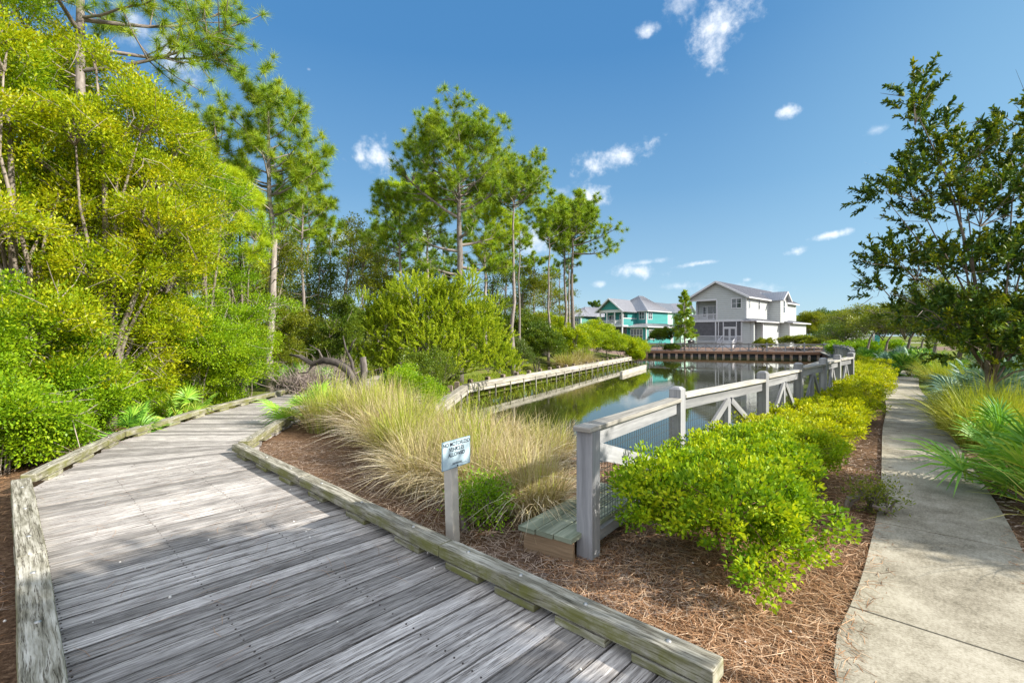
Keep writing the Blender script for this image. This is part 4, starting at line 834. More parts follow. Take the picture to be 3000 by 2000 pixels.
    H.slab([(x0, y0, z), (x1, y0, z), B, A]); H.slab([(x0, y1, z), (x0, y0, z), A, A], m='roofd'); H.slab([(x1, y0, z), (x1, y1, z), B, B], m='roofd'); H.slab([(x1, y1, z), (x0, y1, z), A, B])
    H.fascia([(x0-.04, y1, z-.12), (x0-.04, y0-.04, z-.12), (x1, y0-.04, z-.12)], .18, .06)
    H.slab([(15, -1.9, z), (31, -1.9, z), (31, 1.5, 10.2), (15, 1.5, 10.2)], m='roofd'); H.slab([(21.4, -3.7, z+.05), (21.4, 3, z+.05), (25.6, 3, 10.3), (25.6, -3.7, 10.3)]); H.slab([(29.8, -3.7, z+.05), (29.8, 3, z+.05), (25.6, 3, 10.303), (25.6, -3.7, 10.303)])
    b = H.part('gable', 'sidep'); b.poly([(22,-3,z),(30,-3,z),(25.8,-3,10.1)]); b.go()
def far_houses():
    random.seed(43)
    H = House('dull green house with triple window, leftmost and half hidden behind the pine trunks', (X(1700, 125), 125, -.3), 38)
    H.block(2, 14, 0, 8, -.4, 7.2, 'sideg'); H.block(.0, 2, -.2, 3.6, -.4, 7.2, 'sideg'); H.win('f', 0, .5, 4.9, 2.4, 1.6, 3, 2); b = H.part('corner_board', 'white'); b.box(-.05, .2, -.25, 0, -.3, 7.2); b.box(-.05, .2, 3.4, 3.65, -.3, 7.2); b.box(-.06, .1, 0, 3.4, 3.9, 4.2); b.go()
    H.block(6, 18, -9, 0, -.4, 7.0, 'sidet'); H.win('f', 6, -7.6, 4.8, 2.4, 1.6, 3, 2); H.win('f', 6, -3.4, 4.8, 1.4, 1.6, 2, 2)
    z = 7.1; A = (8.5, 3.9, 10.2); H.slab([(1.2, -1, z), (1.2, 9, z), (6, 4, 9.9), (6, 4, 9.9)]); H.slab([(-.6, -.9, z), (-.6, 4.3, z), (2.6, 1.8, 8.9), (2.6, 1.8, 8.9)]); H.slab([(-.6, -.9, z), (4, -.9, z), (4, 1.8, 8.9), (2.6, 1.8, 8.9)])
    H.slab([(5.2, -10, 6.9), (5.2, 1, 6.9), (11, 1, 10.0), (11, -10, 10.0)]); H.slab([(1.2, -1, z), (14, -1, z), (12, 4, 9.9), (6, 4, 9.9)])
    H.fascia([(-.64, -.9, z-.1), (-.64, 4.3, z-.1)], .2, .06)
    H = House('small pale blue-grey house on raised piers seen far off behind the right-hand trees', (X(2412, 150), 152, -.1), 20)
    H.block(0, 14, -7, 5, 3.0, 6.2, 'sideb'); [H.block(x, x+.4, y, y+.4, -.3, 3.0, 'white', 'pier') for x in (0, 6) for y in (-6.8, -3, 1, 4.5)]; H.block(2.5, 13, -6.5, 4.5, -.3, 3.0, 'inner')
    H.slab([(-1, -8, 6.2), (-1, 6, 6.2), (6.5, 3, 8.0), (6.5, -5, 8.0)]); H.slab([(-1, 6, 6.2), (14, 6, 6.2), (9, 3, 8.0), (6.5, 3, 8.0)]); H.slab([(-1, -8, 6.2), (14, -8, 6.2), (9, -5, 8.0), (6.5, -5, 8.0)]); H.win('f', 0, -1.2, 4.2, .9, 1.2, 1, 2); H.win('f', 0, 2.2, 4.2, .9, 1.2, 1, 2); H.fascia([(-1.04, -8, 6.1), (-1.04, 6, 6.1)], .3, .06)
    # black kettle grill
    t = thing('barbecue_grill', 'black barbecue grill beside the white house porch', 'grill', (X(2025, 72.5), 72.5, -.15), R(40)); g_ = plain('black_enamel', (.02,.02,.022), .35, .5)
    s = MB(); s.tube([(-.55, 0, .85), (-.5, 0, 1.0), (.5, 0, 1.0), (.55, 0, .85)], [.2, .3, .3, .2], 12); s.build('lid', g_, t); s = MB(); s.box(-.55, .55, -.28, .28, .68, .86); s.build('firebox', g_, t); s = MB(); s.box(-.95, -.56, -.22, .22, .8, .84); s.box(.56, .95, -.22, .22, .8, .84); s.build('side_shelf', g_, t)
    for x in (-.5, .5):
        for y in (-.2, .2): s = MB(); s.beam((x, y, 0), (x, y, .68), .05, .05, up=(1, 0, 0)); s.build('leg', g_, t)
    t = thing('street_lamp', 'slender lamp post in front of the far pale house', 'lamp', (X(2425, 110), 110, -.1)); s = MB(); s.tube([(0,0,0),(0,0,.5),(0,0,3.6)], [.12,.07,.05], 8); s.build('post', M['white'], t); s = MB(); s.tube([(0,0,3.6),(0,0,3.75),(0,0,4.2),(0,0,4.35)], [.08,.2,.24,.04], 8); s.build('lamp_head', plain('lamp_glass', (.7,.66,.5), .3), t)
    t = thing('signboard', 'small teal and white notice board on a post among the trees beyond the sidewalk', 'sign', (X(2567, 48), 48, -.1), R(15)); s = MB(); s.beam((-.35,0,0),(-.35,0,2.3),.12,.12,up=(0,1,0)); s.build('post', M['white'], t); s = MB(); s.box(-.2,.45,-.04,.04,.75,1.9); s.build('board', plain('teal_paint', (.03,.25,.25), .5), t)
white_house(); teal_house(); far_houses()
# ------------------------------------------------------------------ vegetation
NTH = ['', 'nearest', 'second', 'third', 'fourth', 'fifth', 'sixth', 'seventh', 'eighth', 'ninth', 'tenth', 'eleventh', 'twelfth', 'thirteenth', 'fourteenth', 'fifteenth', 'sixteenth']
def G(x, y): return (x, y, gz(x, y))
def hedge():
    line = [(1.68,4.0,.74,.78),(2.36,4.86,.74,.76),(3.06,5.72,.74,.70),(3.8,6.6,.74,.65),(4.65,7.6,.74,.63),(5.6,8.7,.74,.63),(6.6,9.85,.75,.66),(7.65,11.0,.73,.72),(8.7,12.2,.76,.76),(9.85,13.6,.8,.78),(11.1,15.2,.85,.80),(12.5,17.1,.9,.82),(14.1,19.3,.95,.84),(15.9,21.9,1.0,.84)]
    for i, (x, y, r, h) in enumerate(line):
        n = i+1; far = y > 9.5; nc = 300 if n == 1 else (260 if n < 4 else (190 if not far else 120)); nl = 46 if n < 4 else 38
        g = np.random.default_rng(100+i); lob = [(0, 0, h*.60, r*.92, r*.92, h*.36)]
        for k in range(5): a = k*1.257+g.uniform(-.3, .3); lob.append((math.cos(a)*r*.55, math.sin(a)*r*.55, h*g.uniform(.56, .70), r*.5, r*.5, h*g.uniform(.28, .34)))
        if n == 1: lob += [(-.15, -.62, .52, .45, .38, .30), (.34, -.5, .42, .36, .34, .26), (-.12, -.95, .22, .16, .16, .16), (.05, -.75, .36, .25, .25, .2), (-.55, -.2, .50, .4, .4, .24)]
        lab = ('nearest hedge shrub, bright green, bare stems showing at its foot' if n == 1 else
               f'{NTH[n]} hedge shrub from the fence end post, '+('bright green' if n < 4 else 'yellow-green'))
        broad('hedge_shrub', lab, 'shrub', G(x, y), lob, nc, nl, .030 if n < 5 else .036, .017 if n < 5 else .021, 'hedge' if n < 4 else 'hedgey', 'stem', 100+i, .016, 'low hedge shrubs between the fence and the sidewalk', near=(n < 4), cr=.11, shell=.72, zmin=.12 if n == 1 else .05, dl=1.7, sl=1.25,
              part='foliage', multi=4, tint=(0, .95) if n < 3 else ((.2, 1) if n == 3 else (0, .85)), upness=.9)
hedge()
def left_wood():
    gr = 'broadleaf trees crowding the left side of the boardwalk'
    def tree(label, px, d, top, r, lm, seed, z0=.5, n=300, nl=62, L=.062, Wd=.026, dy=0, twigs=0, tint=(0, 1), cat='tree', gap=0, x=None, nlob=13, name='broadleaf_tree', cr=.30):
        X0 = X(px, d) if x is None else x; zt = EYE+(HOR-top)*d/F; g = np.random.default_rng(seed); lob = []
        for k in range(nlob):
            u = k/(nlob-1); z = z0+(zt-z0)*(u*.92+.02); rr = r*(.62+.5*math.sin(math.pi*min(1, u*.85+.12)))*(1 if u < .85 else .75); a = g.uniform(0, 6.28); q = rr*.55*(1-u*.45)
            lob.append((math.cos(a)*q, math.sin(a)*q, z, rr*g.uniform(.42, .62), rr*g.uniform(.42, .62), (zt-z0)/nlob*g.uniform(.9, 1.5)))
        return broad(name, label, cat, (X0, d+dy, gz(X0, d)), lob, n, nl, L, Wd, lm, 'bark', seed, .09 if cat == 'tree' else .022, gr, zmin=None if cat == 'tree' else .06, near=False, cr=cr, shell=.35, twigs=twigs, tint=tint, multi=2)
    tree('tallest yellow-green leafy tree at the far left edge behind the near bushes', 60, 8.7, 40, 2.1, 'lime', 201, .9, 560, 60, twigs=500)
    tree('tall leafy tree with orange-tinged leaves wrapped round the nearest pine trunk', 330, 9.6, 110, 1.75, 'lime', 202, .8, 560, 60, twigs=600, tint=(.1, 1))
    tree('yellow-tipped leafy tree right of the nearest pine trunk', 455, 11.2, 235, 1.75, 'lime', 203, .7, 500, 56, twigs=500)
    tree('rounded bright green leafy tree in front of the tall single pine', 590, 12.8, 420, 1.8, 'limeb', 204, .8, 400, 56, twigs=420)
    tree('mid-height bright green tree just left of the tall single pine trunk', 700, 15.2, 560, 1.9, 'limeb', 205, .6, 380, 52, twigs=320)
    tree('olive green tree filling the gap behind the tall single pine', 800, 20.5, 655, 2.6, 'olive', 206, .6, 360, 44, L=.09, Wd=.04, twigs=250, cr=.4)
    tree('shaggy leafy tree at the left edge standing behind the tallest one', -120, 11.5, 20, 2.6, 'lime', 207, 1.0, 380, 48, L=.075, Wd=.032, twigs=200)
    tree('pale-twigged leafy tree between the nearest pine and the rounded bright tree', 250, 12.6, 120, 2.2, 'olive', 208, 1.0, 380, 46, L=.075, Wd=.032, twigs=500, tint=(.2, 1))
    tree('greyish green tree behind the rounded bright green one', 540, 16.5, 400, 2.4, 'olive', 209, 1.0, 360, 46, L=.08, Wd=.035, twigs=500, tint=(.3, 1))
    tree('high leafy crown filling the top left corner behind the nearest pine trunk', 130, 11.2, -20, 2.3, 'lime', 210, 2.0, 520, 56, twigs=400)
    tree('high yellow-green crown cut by the left picture edge', -40, 9.6, -60, 2.0, 'limeb', 211, 2.5, 480, 56, twigs=300, tint=(.2, 1))
    def bush(label, px, d, top, r, lm, seed, n=200, nl=55, x=None, tint=(0, 1), L=.05, Wd=.024, twigs=60):
        return tree(label, px, d, top, r, lm, seed, .12, n, nl, L, Wd, x=x, tint=tint, cat='bush', nlob=8, name='bush', twigs=twigs, cr=.24)
    bush('lowest bright bush beside the front corner of the left boardwalk curb', 20, 6.6, 1090, .85, 'limeb', 221, n=190)
    bush('bright green bush at the left edge under the tallest leafy tree', 40, 7.8, 820, 1.15, 'limeb', 222, n=260)
    bush('bushy green shrub at the foot of the nearest pine trunk', 215, 9.0, 930, 1.1, 'limeb', 223, n=240)
    bush('dense green shrub behind the left group of palmettos', 400, 10.8, 950, 1.1, 'olive', 224, tint=(.2, 1))
    bush('vivid lime bush leaning over the left curb halfway along the boardwalk', 590, 12.2, 850, 1.25, 'limeb', 225, n=280, tint=(.25, 1))
    bush('vivid lime bush at the end of the left bushes, beside the tall pine trunk', 705, 13.6, 900, 1.1, 'limeb', 226, n=260, tint=(.25, 1))
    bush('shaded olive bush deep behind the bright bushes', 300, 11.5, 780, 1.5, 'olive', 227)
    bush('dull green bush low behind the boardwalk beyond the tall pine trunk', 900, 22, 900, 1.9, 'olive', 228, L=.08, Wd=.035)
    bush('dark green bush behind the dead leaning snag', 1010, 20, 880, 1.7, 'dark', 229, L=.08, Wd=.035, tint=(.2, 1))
    bush('dull bush beside the bend of the boardwalk', 850, 17.5, 930, 1.1, 'olive', 230, L=.06, Wd=.03)
    bush('round bright bush hugging the left curb just past its front corner', 0, 6.9, 1120, .75, 'limeb', 231, x=-7.05, n=170)
    bush('bright bush hugging the left curb before the nearest palmetto', 0, 8.3, 1060, .75, 'limeb', 232, x=-7.45, n=180)
    bush('leafy bush masking the pale stems behind the nearest palmetto', 0, 9.9, 870, 1.05, 'limeb', 233, x=-8.25, n=240)
    bush('leafy bush masking the stems left of the vivid lime bush', 0, 11.6, 860, 1.1, 'lime', 234, x=-8.6, n=240)
    # fallow olive wood behind, between the boardwalk and the pines
    k = 0
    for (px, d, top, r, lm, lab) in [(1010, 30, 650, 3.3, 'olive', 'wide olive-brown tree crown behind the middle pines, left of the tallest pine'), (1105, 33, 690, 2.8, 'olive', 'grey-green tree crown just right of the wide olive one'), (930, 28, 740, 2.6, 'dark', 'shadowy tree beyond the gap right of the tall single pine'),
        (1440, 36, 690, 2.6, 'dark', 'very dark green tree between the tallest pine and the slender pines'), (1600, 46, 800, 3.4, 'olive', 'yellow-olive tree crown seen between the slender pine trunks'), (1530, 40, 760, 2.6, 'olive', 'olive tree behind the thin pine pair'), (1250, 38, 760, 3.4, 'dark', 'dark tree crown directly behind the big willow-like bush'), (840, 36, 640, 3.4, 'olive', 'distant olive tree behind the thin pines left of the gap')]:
        tree(lab, px, d, top, r, lm, 240+k, .5, 260, 30, .12, .055, twigs=250, tint=(.25, 1), cr=.5); k += 1
left_wood()
def more_wood():
    src = [o for o in bpy.data.objects if o.name.startswith('broadleaf_tree') and o.parent is None][:3]
    for (x, y, rz, s_), o, lab in zip([(-13.5, 6.5, 2.0, .95), (-12.5, 1.5, 4.0, .85), (-16, 10.5, 1.0, 1.1)], src, ['leafy tree of the left wood just outside the left picture edge', 'leafy tree of the left wood beside the near boardwalk, out of the picture', 'leafy tree of the left wood deep behind the edge trees']):
        dup(o, G(x, y), rz, s_, lab)
more_wood()
def willow():
    g = np.random.default_rng(7); lob = [(0, 0, 2.4, 2.4, 2.2, 1.9), (-2.1, -.3, 2.0, 1.5, 1.5, 1.5), (2.2, -.6, 1.8, 1.5, 1.5, 1.4), (-.7, 0, 4.0, 1.4, 1.3, 1.1), (.9, .2, 3.9, 1.3, 1.3, 1.0), (-2.6, -.6, 1.0, 1.3, 1.3, .9), (2.7, -1.0, 1.0, 1.3, 1.2, .9), (1.2, -1.9, .8, 1.4, 1.0, .8), (-1.0, -1.8, .8, 1.5, 1.0, .8), (-2.6, -1.2, .6, 1.2, .9, .7), (.2, -1.6, 1.5, 1.9, 1.2, 1.3), (1.9, -.2, 3.0, 1.2, 1.2, 1.0), (-1.8, 0, 3.2, 1.2, 1.2, 1.0), (-3.2, -.5, .8, .8, .8, .7), (3.2, -1.3, .9, .9, .9, .7)]+[(g.uniform(-2.9, 2.9), g.uniform(-1.5, .8), g.uniform(1.2, 4.6)*(1-.0), .55, .5, g.uniform(.5, .9)) for _ in range(16)]
    broad('willow_bush', 'large feathery yellow-green bush behind the left retaining wall', 'bush', (-3.75, 22.6, -.55), lob, 3000, 52, .070, .022, 'willow', 'bark', 7, .06, None, cr=.27, shell=.45, part='crown', sprig=True, upness=.5, multi=4, twigs=160)
willow()
def pines():
    c = lambda a, b, k=1.0: (lambda u: a+(b-a)*(1-u)**k)
    egg = lambda w: (lambda u: w*(.35+.65*math.sin(math.pi*(.12+.80*u))**.8)*(1 if u < .75 else (1.15-(u-.75)*2.4)))
    def P(label, px, d, top, cbpx, prof, nb, seed, **k):
        x = X(px, d); h = EYE+(HOR-top)*d/F-gz(x, d); cb = EYE+(HOR-cbpx)*d/F-gz(x, d)
        return pine('pine_tree', label, (x, d, gz(x, d)), h, cb, prof, nb, seed, **k)
    P('nearest pine with a pale flaky trunk rising out of the top left of the picture', 240, 10.3, -820, 60, c(1.2, 2.9, .8), 24, 301, trunk=.125, lm='needle', nlen=.28, nn=60, wn=.0045, dens=1.5, limbs=[(7.5, .05, 3.2, .12), (8.0, .1, 2.9, .0), (8.6, .4, 3.0, .1), (8.3, -1.2, 1.8, .2), (9.2, 2.4, 2.4, .1)], tr=.26)
    P('tall single pine with a straight grey trunk and a few rust-brown needles at the top', 795, 16.4, 222, 640, egg(1.85), 34, 302, trunk=.135, nlen=.33, nn=52, wn=.0065, lean=(-.01, 0), limbs=[(7.4, .25, 2.2, .25), (6.6, .0, 2.0, .15), (6.9, 2.9, 1.9, .2)], dens=1.1)
    P('bushy-topped pine behind the left leafy trees, just left of the tall single pine', 632, 17.5, 300, 640, egg(1.7), 26, 303, trunk=.11, nlen=.27, nn=50, wn=.0065, lean=(.0, 0))
    P('soft bright green young pine leaning over the leafy trees', 655, 14.6, 470, 760, c(.5, 1.7, .7), 26, 304, trunk=.07, lm='needleb', nlen=.30, nn=60, wn=.0055)
    P('bright pine tip showing above the yellow-tipped leafy trees', 560, 15.5, 300, 620, c(.4, 1.5, .7), 20, 305, trunk=.08, lm='needleb', nlen=.34, nn=56, wn=.0055)
    P('slim pine right beside the tall single pine, with low drooping limbs', 886, 23, 470, 700, egg(1.8), 26, 306, trunk=.09, nlen=.34, nn=44, wn=.009, lm='needle', tint=(.2, 1))
    P('slim pine standing behind the gap in the woods', 903, 30, 560, 760, egg(2.0), 18, 307, trunk=.10, nlen=.37, nn=36, wn=.012)
    P('thin pine with a small crown right of the gap in the woods', 968, 34, 640, 760, egg(1.9), 14, 308, trunk=.10, nlen=.37, nn=34, wn=.013)
    P('tallest broad-crowned pine in the middle with a thick dark trunk and long bent limbs', 1346, 24.5, 372, 600, egg(3.25), 54, 309, trunk=.215, nlen=.34, nn=48, wn=.0085, limbs=[(8.3, 3.0, 3.9, .55), (8.6, .1, 2.8, .28), (6.9, .3, 2.4, .15), (6.6, 3.0, 2.6, .0), (5.8, .0, 2.6, -.25), (5.4, 3.3, 2.4, .1), (7.3, -.9, 2.2, .1)], dens=1.15, tr=.22)
    P('yellow-green pine just left of the tallest pine', 1252, 30, 545, 700, egg(2.6), 34, 310, trunk=.12, nlen=.36, nn=40, wn=.011, lm='needleb', tint=(0, .8))
    P('bushy pine at the left of the middle group with blue sky to its left', 1172, 26, 545, 760, egg(2.1), 30, 311, trunk=.11, nlen=.34, nn=44, wn=.009, limbs=[(8.6, 3.0, 1.9, .25)])
    P('bright pine filling the space behind the right limbs of the tallest pine', 1420, 32, 560, 800, egg(2.7), 38, 312, trunk=.12, nlen=.37, nn=40, wn=.012, lm='needleb', tint=(0, .85))
    P('tall pine with a bare trunk just right of the tallest pine', 1504, 29, 495, 610, egg(2.6), 40, 313, trunk=.13, nlen=.34, nn=42, wn=.010, lm='needle')
    P('dark slim pine trunk leaning beside the tall bare-trunked pine', 1522, 31.5, 640, 740, egg(1.2), 10, 314, trunk=.09, nlen=.34, nn=34, wn=.011)
    P('slender pine between the bare-trunked pine and the right-hand group', 1608, 36, 600, 720, egg(2.3), 26, 315, trunk=.10, nlen=.37, nn=38, wn=.012, lm='needle', tint=(.1, 1))
    P('right-hand dome-crowned pine with a long low limb over the pond', 1677, 38, 590, 705, egg(2.9), 44, 316, trunk=.17, nlen=.37, nn=42, wn=.0125, limbs=[(9.6, .0, 3.6, .12), (9.0, .1, 3.4, .02), (10.2, 3.0, 2.6, .2)], dens=1.1)
    P('straight pine trunk just left of the right-hand pine, its crown merging with it', 1656, 39, 640, 760, egg(2.0), 20, 317, trunk=.14, nlen=.37, nn=38, wn=.0125)
    P('thin pine trunk squeezed between the two right-hand trunks', 1666, 43, 690, 790, egg(1.5), 12, 318, trunk=.11, nlen=.37, nn=34, wn=.014, lm='needled', tint=(.2, 1))
    P('small far pine low behind the tallest pine, left side', 1300, 40, 690, 860, egg(2.4), 22, 319, trunk=.12, nlen=.32, nn=36, wn=.014, lm='needled', tint=(.3, 1))
    P('small far pine between the slender pine and the right-hand group', 1565, 50, 740, 860, egg(2.4), 18, 320, trunk=.12, nlen=.34, nn=34, wn=.017, lm='needle')
    P('far pine with a thin trunk behind the thin pine pair', 1480, 44, 610, 800, egg(2.3), 22, 321, trunk=.11, nlen=.32, nn=34, wn=.015, lm='needle')
    P('far pine left of the yellow-green pine', 1130, 38, 640, 820, egg(2.6), 24, 322, trunk=.12, nlen=.32, nn=34, wn=.013, lm='needle', tint=(0, .8))
    P('distant pine rising behind the thin pine right of the gap', 1060, 44, 660, 820, egg(2.4), 18, 323, trunk=.12, nlen=.34, nn=32, wn=.015, lm='needled', tint=(.3, 1))
    P('hazy far pine seen through the pines at the left of the middle group', 1215, 50, 660, 830, egg(2.5), 18, 324, trunk=.12, nlen=.34, nn=32, wn=.016, lm='needled', tint=(.3, 1))
    P('small far pine right behind the yellow-olive tree crown', 1640, 54, 760, 880, egg(2.2), 16, 325, trunk=.12, nlen=.34, nn=32, wn=.017, lm='needled', tint=(.2, 1))
    pine('pine_tree', 'young pine with upright branches standing alone by the white house', (X(2006, 69.5), 69.5, -.15), 8.7, 1.0, c(.45, 2.0, .8), 46, 330, trunk=.13, nlen=.34, nn=46, wn=.022, group=None, lm='needle', lean=(-.012, 0), tr=.4)
    pine('pine_tree', 'tip of a far dark pine over the roof of the dull green house', (X(1742, 150), 150, -.3), 13.2, 6, egg(2.6), 22, 331, trunk=.2, nlen=.6, nn=30, wn=.05, group=None, lm='needled')
pines()
def snag():
    t = thing('dead_tree', 'bare grey leaning dead tree with a bent limb beside the dry grass', 'dead tree', G(X(1052, 12.9), 12.9)); t.scale = (1.3, 1.3, 1.5); random.seed(8); s = MB()
    s.tube([(0,0,-.1),(.02,0,.4),(-.05,0,.75),(-.22,0,1.05),(-.48,.05,1.18),(-.75,.05,1.22),(-1.0,.1,1.15),(-1.25,.1,1.28),(-1.5,.15,1.32)], [.12,.10,.10,.085,.07,.06,.05,.036,.015], 9, a=.1)
    s.tube([(-.02,0,.35),(.04,0,.75),(.10,.02,1.02),(.07,.02,1.28)], [.09,.085,.075,.065], 8, a=.75); s.tube([(-.1,0,.9),(-.15,0,1.2),(-.28,0,1.45),(-.33,0,1.66)], [.045,.035,.022,.008], 6); s.tube([(-.22,0,1.35),(-.12,0,1.55),(-.05,0,1.62)], [.02,.014,.005], 5)
    s.tube([(-.75,.05,1.22),(-.85,.05,1.4),(-1.05,.05,1.5)], [.025,.018,.006], 5); s.tube([(-1.0,.1,1.15),(-1.1,.1,1.0),(-1.3,.1,.98)], [.025,.016,.006], 5)
    s.build('trunk', M['deadwood'], t)
    g = np.random.default_rng(12)
    for k, (px, d, lab) in enumerate(((960, 17, 'heap of pinkish grey dead twigs behind the bent dead tree'), (905, 14.5, 'low tangle of dead twigs by the bend of the boardwalk'))):
        n = 1500; x0 = X(px, d); a = rnd(g, n)*np.array([1.1, .8, .38])*g.uniform(.2, 1, n)[:, None]+np.array([x0, d, .5+gz(x0, d)]); e = unit(rnd(g, n)+np.array([.3, 0, .2]))*g.uniform(.25, .7, n)[:, None]; a[:, 2] = np.maximum(a[:, 2], .0)
        Pt = np.stack([a, a+e*.5+rnd(g, n)*.06, a+e+rnd(g, n)*.1], 1); o = ribbons('brush_pile', Pt, np.array([.007, .006, .002]), unit(np.cross(e, rnd(g, n))), M['twig'], None, g.uniform(0, 1, n)); tag(o, lab, 'brush pile')
snag()
def grasses():
    GR = 'big arching dry grass clumps between the boardwalk and the pond'
    L = [(-3.4,9.0,.9,1.1,'green-topped clump of grass right beside the end of the right curb'),(-2.6,8.5,.8,1.1,'tan arching clump second from the boardwalk end of the dry grass'),(-1.95,7.6,.8,1.1,'large tan clump in the middle of the dry grass, facing the boardwalk'),(-1.55,6.7,.75,1.05,'clump with tall upright green blades at the front of the dry grass'),
         (-1.15,6.2,.8,1.0,'tan clump left of the warning sign'),(-.55,5.95,.8,1.0,'drooping straw clump directly behind the warning sign'),(.05,5.45,.75,.98,'straw clump between the warning sign and the wooden platform'),(-3.1,9.6,1.0,1.1,'tall pinkish clump at the back of the dry grass'),(-2.35,9.0,1.0,1.1,'yellowish clump behind the large tan one'),
         (-1.6,8.1,.9,1.15,'green-gold clump behind the front clumps, left of the bulkhead posts'),(-.85,7.4,.8,1.0,'pale clump in front of the near bulkhead posts'),(-.2,7.0,.8,.95,'grass clump at the near bulkhead behind the warning sign'),(.45,6.55,.7,.9,'rightmost grass clump beside the near bulkhead'),(-2.9,11.0,1.0,1.15,'reddish tall clump by the end of the left retaining wall'),(-3.7,10.6,1.0,1.05,'far green clump beside the boardwalk, last before the bushes'),(-3.9,12.2,1.0,1.0,'last grass clump near the dead tree')]
    for i, (x, y, r, h, lab) in enumerate(L):
        green = i in (0, 3, 9, 14); tussock('grass_clump', lab, G(x, y), r, h*.60, 2100 if y < 8 else 1500, 400+i, 'grass', 1.0 if not green else .8, .0032 if y < 7.5 else .0045, (.0, .7) if green else ((.35, 1.05) if i in (7, 13, 6, 2, 11) else (.12, 1)), GR, droop=1.05)
        if i in (3, 0, 1, 5, 8): o = tussock('grass_shoots', ['green shoots in the green-topped clump at the right curb end','green shoots in the second tan clump','','tall upright green shoots at the front of the dry grass','','green shoots behind the warning sign','','','green shoots in the yellowish rear clump'][i], G(x+.1, y-.1), r*.6, h*.78, 220, 440+i, 'grassg', .55, .006 if i == 3 else .005, (.3, 1), 'green shoots among the dry grass')
    for i, (x, y, r, h, lab) in enumerate([(-.95,5.5,.7,.62,'low arching straw clump just left of the sign post'),(-.35,5.05,.7,.62,'low straw clump right behind the sign post'),(.22,4.72,.6,.58,'straw clump touching the wooden platform')]):
        tussock('grass_clump', lab, G(x, y), r, h, 1900, 430+i, 'grass', 1.0, .0032, (.2, 1), GR, droop=1.15)
    RG = 'green-gold grass clumps right of the sidewalk'
    for i, (x, y, h, lab) in enumerate([(7.35,7.45,.75,'nearest green-gold grass clump overhanging the sidewalk beside the big palmetto'),(7.85,8.0,.8,'second green-gold grass clump along the right edge of the sidewalk'),(8.2,8.75,.75,'third green-gold clump, in front of the blue palmettos'),(8.7,8.35,.7,'green-gold clump at the right picture edge in front of the blue palmettos'),(9.0,9.1,.6,'small gold clump at the foot of the blue palmettos'),(4.75,3.75,.8,'loose green blades reaching in over the sidewalk at the lower right'),(14.0,15.6,.85,'pale gold grass clump farther along the sidewalk between palmettos'),(15.8,18.0,.85,'distant pale grass clump beside the sidewalk')]):
        tussock('grass_clump', lab, G(x, y), .9, h, 1500 if i != 5 else 260, 470+i, 'grassg', 1.0, .005 if i != 5 else .004, (.25, 1), RG, droop=.8)
    for i, (px, d, lab) in enumerate([(1715, 37.5, 'tan grass on the left bank between the dark bush and the yellow-green bushes'), (1735, 40, 'tan grass farther along the left bank beside the yellow-green bushes'), (1690, 35, 'tan grass at the water side of the dark bush on the left bank')]):
        x = X(px, d); tussock('grass_clump', lab, (x-.7, d, gz(x-.7, d)), 1.5, 1.2, 1500, 490+i, 'grass', .9, .014, (.1, .8), 'tan grass tufts on the left bank')
    # marsh grass in the shallows behind the left retaining wall
    g = np.random.default_rng(9); P = []; pl = [Vector(p) for p in ((-2.42,13.1),(-2.0,21.0),(2.25,29.3),(12.8,50.4))]
    n = 15000; seg = [(pl[i], pl[i+1]) for i in range(3)]; B = np.zeros((n, 3)); 
    for i in range(n):
        a, b = seg[0 if g.uniform() < .3 else (1 if g.uniform() < .5 else 2)]; c = a.lerp(b, g.uniform()); d = (b-a).normalized(); nn_ = Vector((-d.y, d.x)); o = g.uniform(.1, 2.6) if g.uniform() < .85 else -g.uniform(0, 1.0)**2*1.6; q = c+nn_*o; B[i] = (q.x, q.y, max(WZ-.05, gz(q.x, q.y)-.03) if o > 0 else WZ-.05)
    K = 4; e = rnd(g, n); e[:, 2] = np.abs(e[:, 2])+1.1; e = unit(e); l = g.uniform(.12, .42, n)[:, None]
    P = np.stack([B+e*l*u+np.array([0, 0, 1.0])*(-.25*l*u*u) for u in np.linspace(0, 1, K)], 1); s = unit(np.cross(e, rnd(g, n))); o = ribbons('marsh_grass', P, np.array([.008, .008, .006, .001]), s, M['reed'], None, g.uniform(0, 1, n)); tag(o, kind='stuff')
grasses()
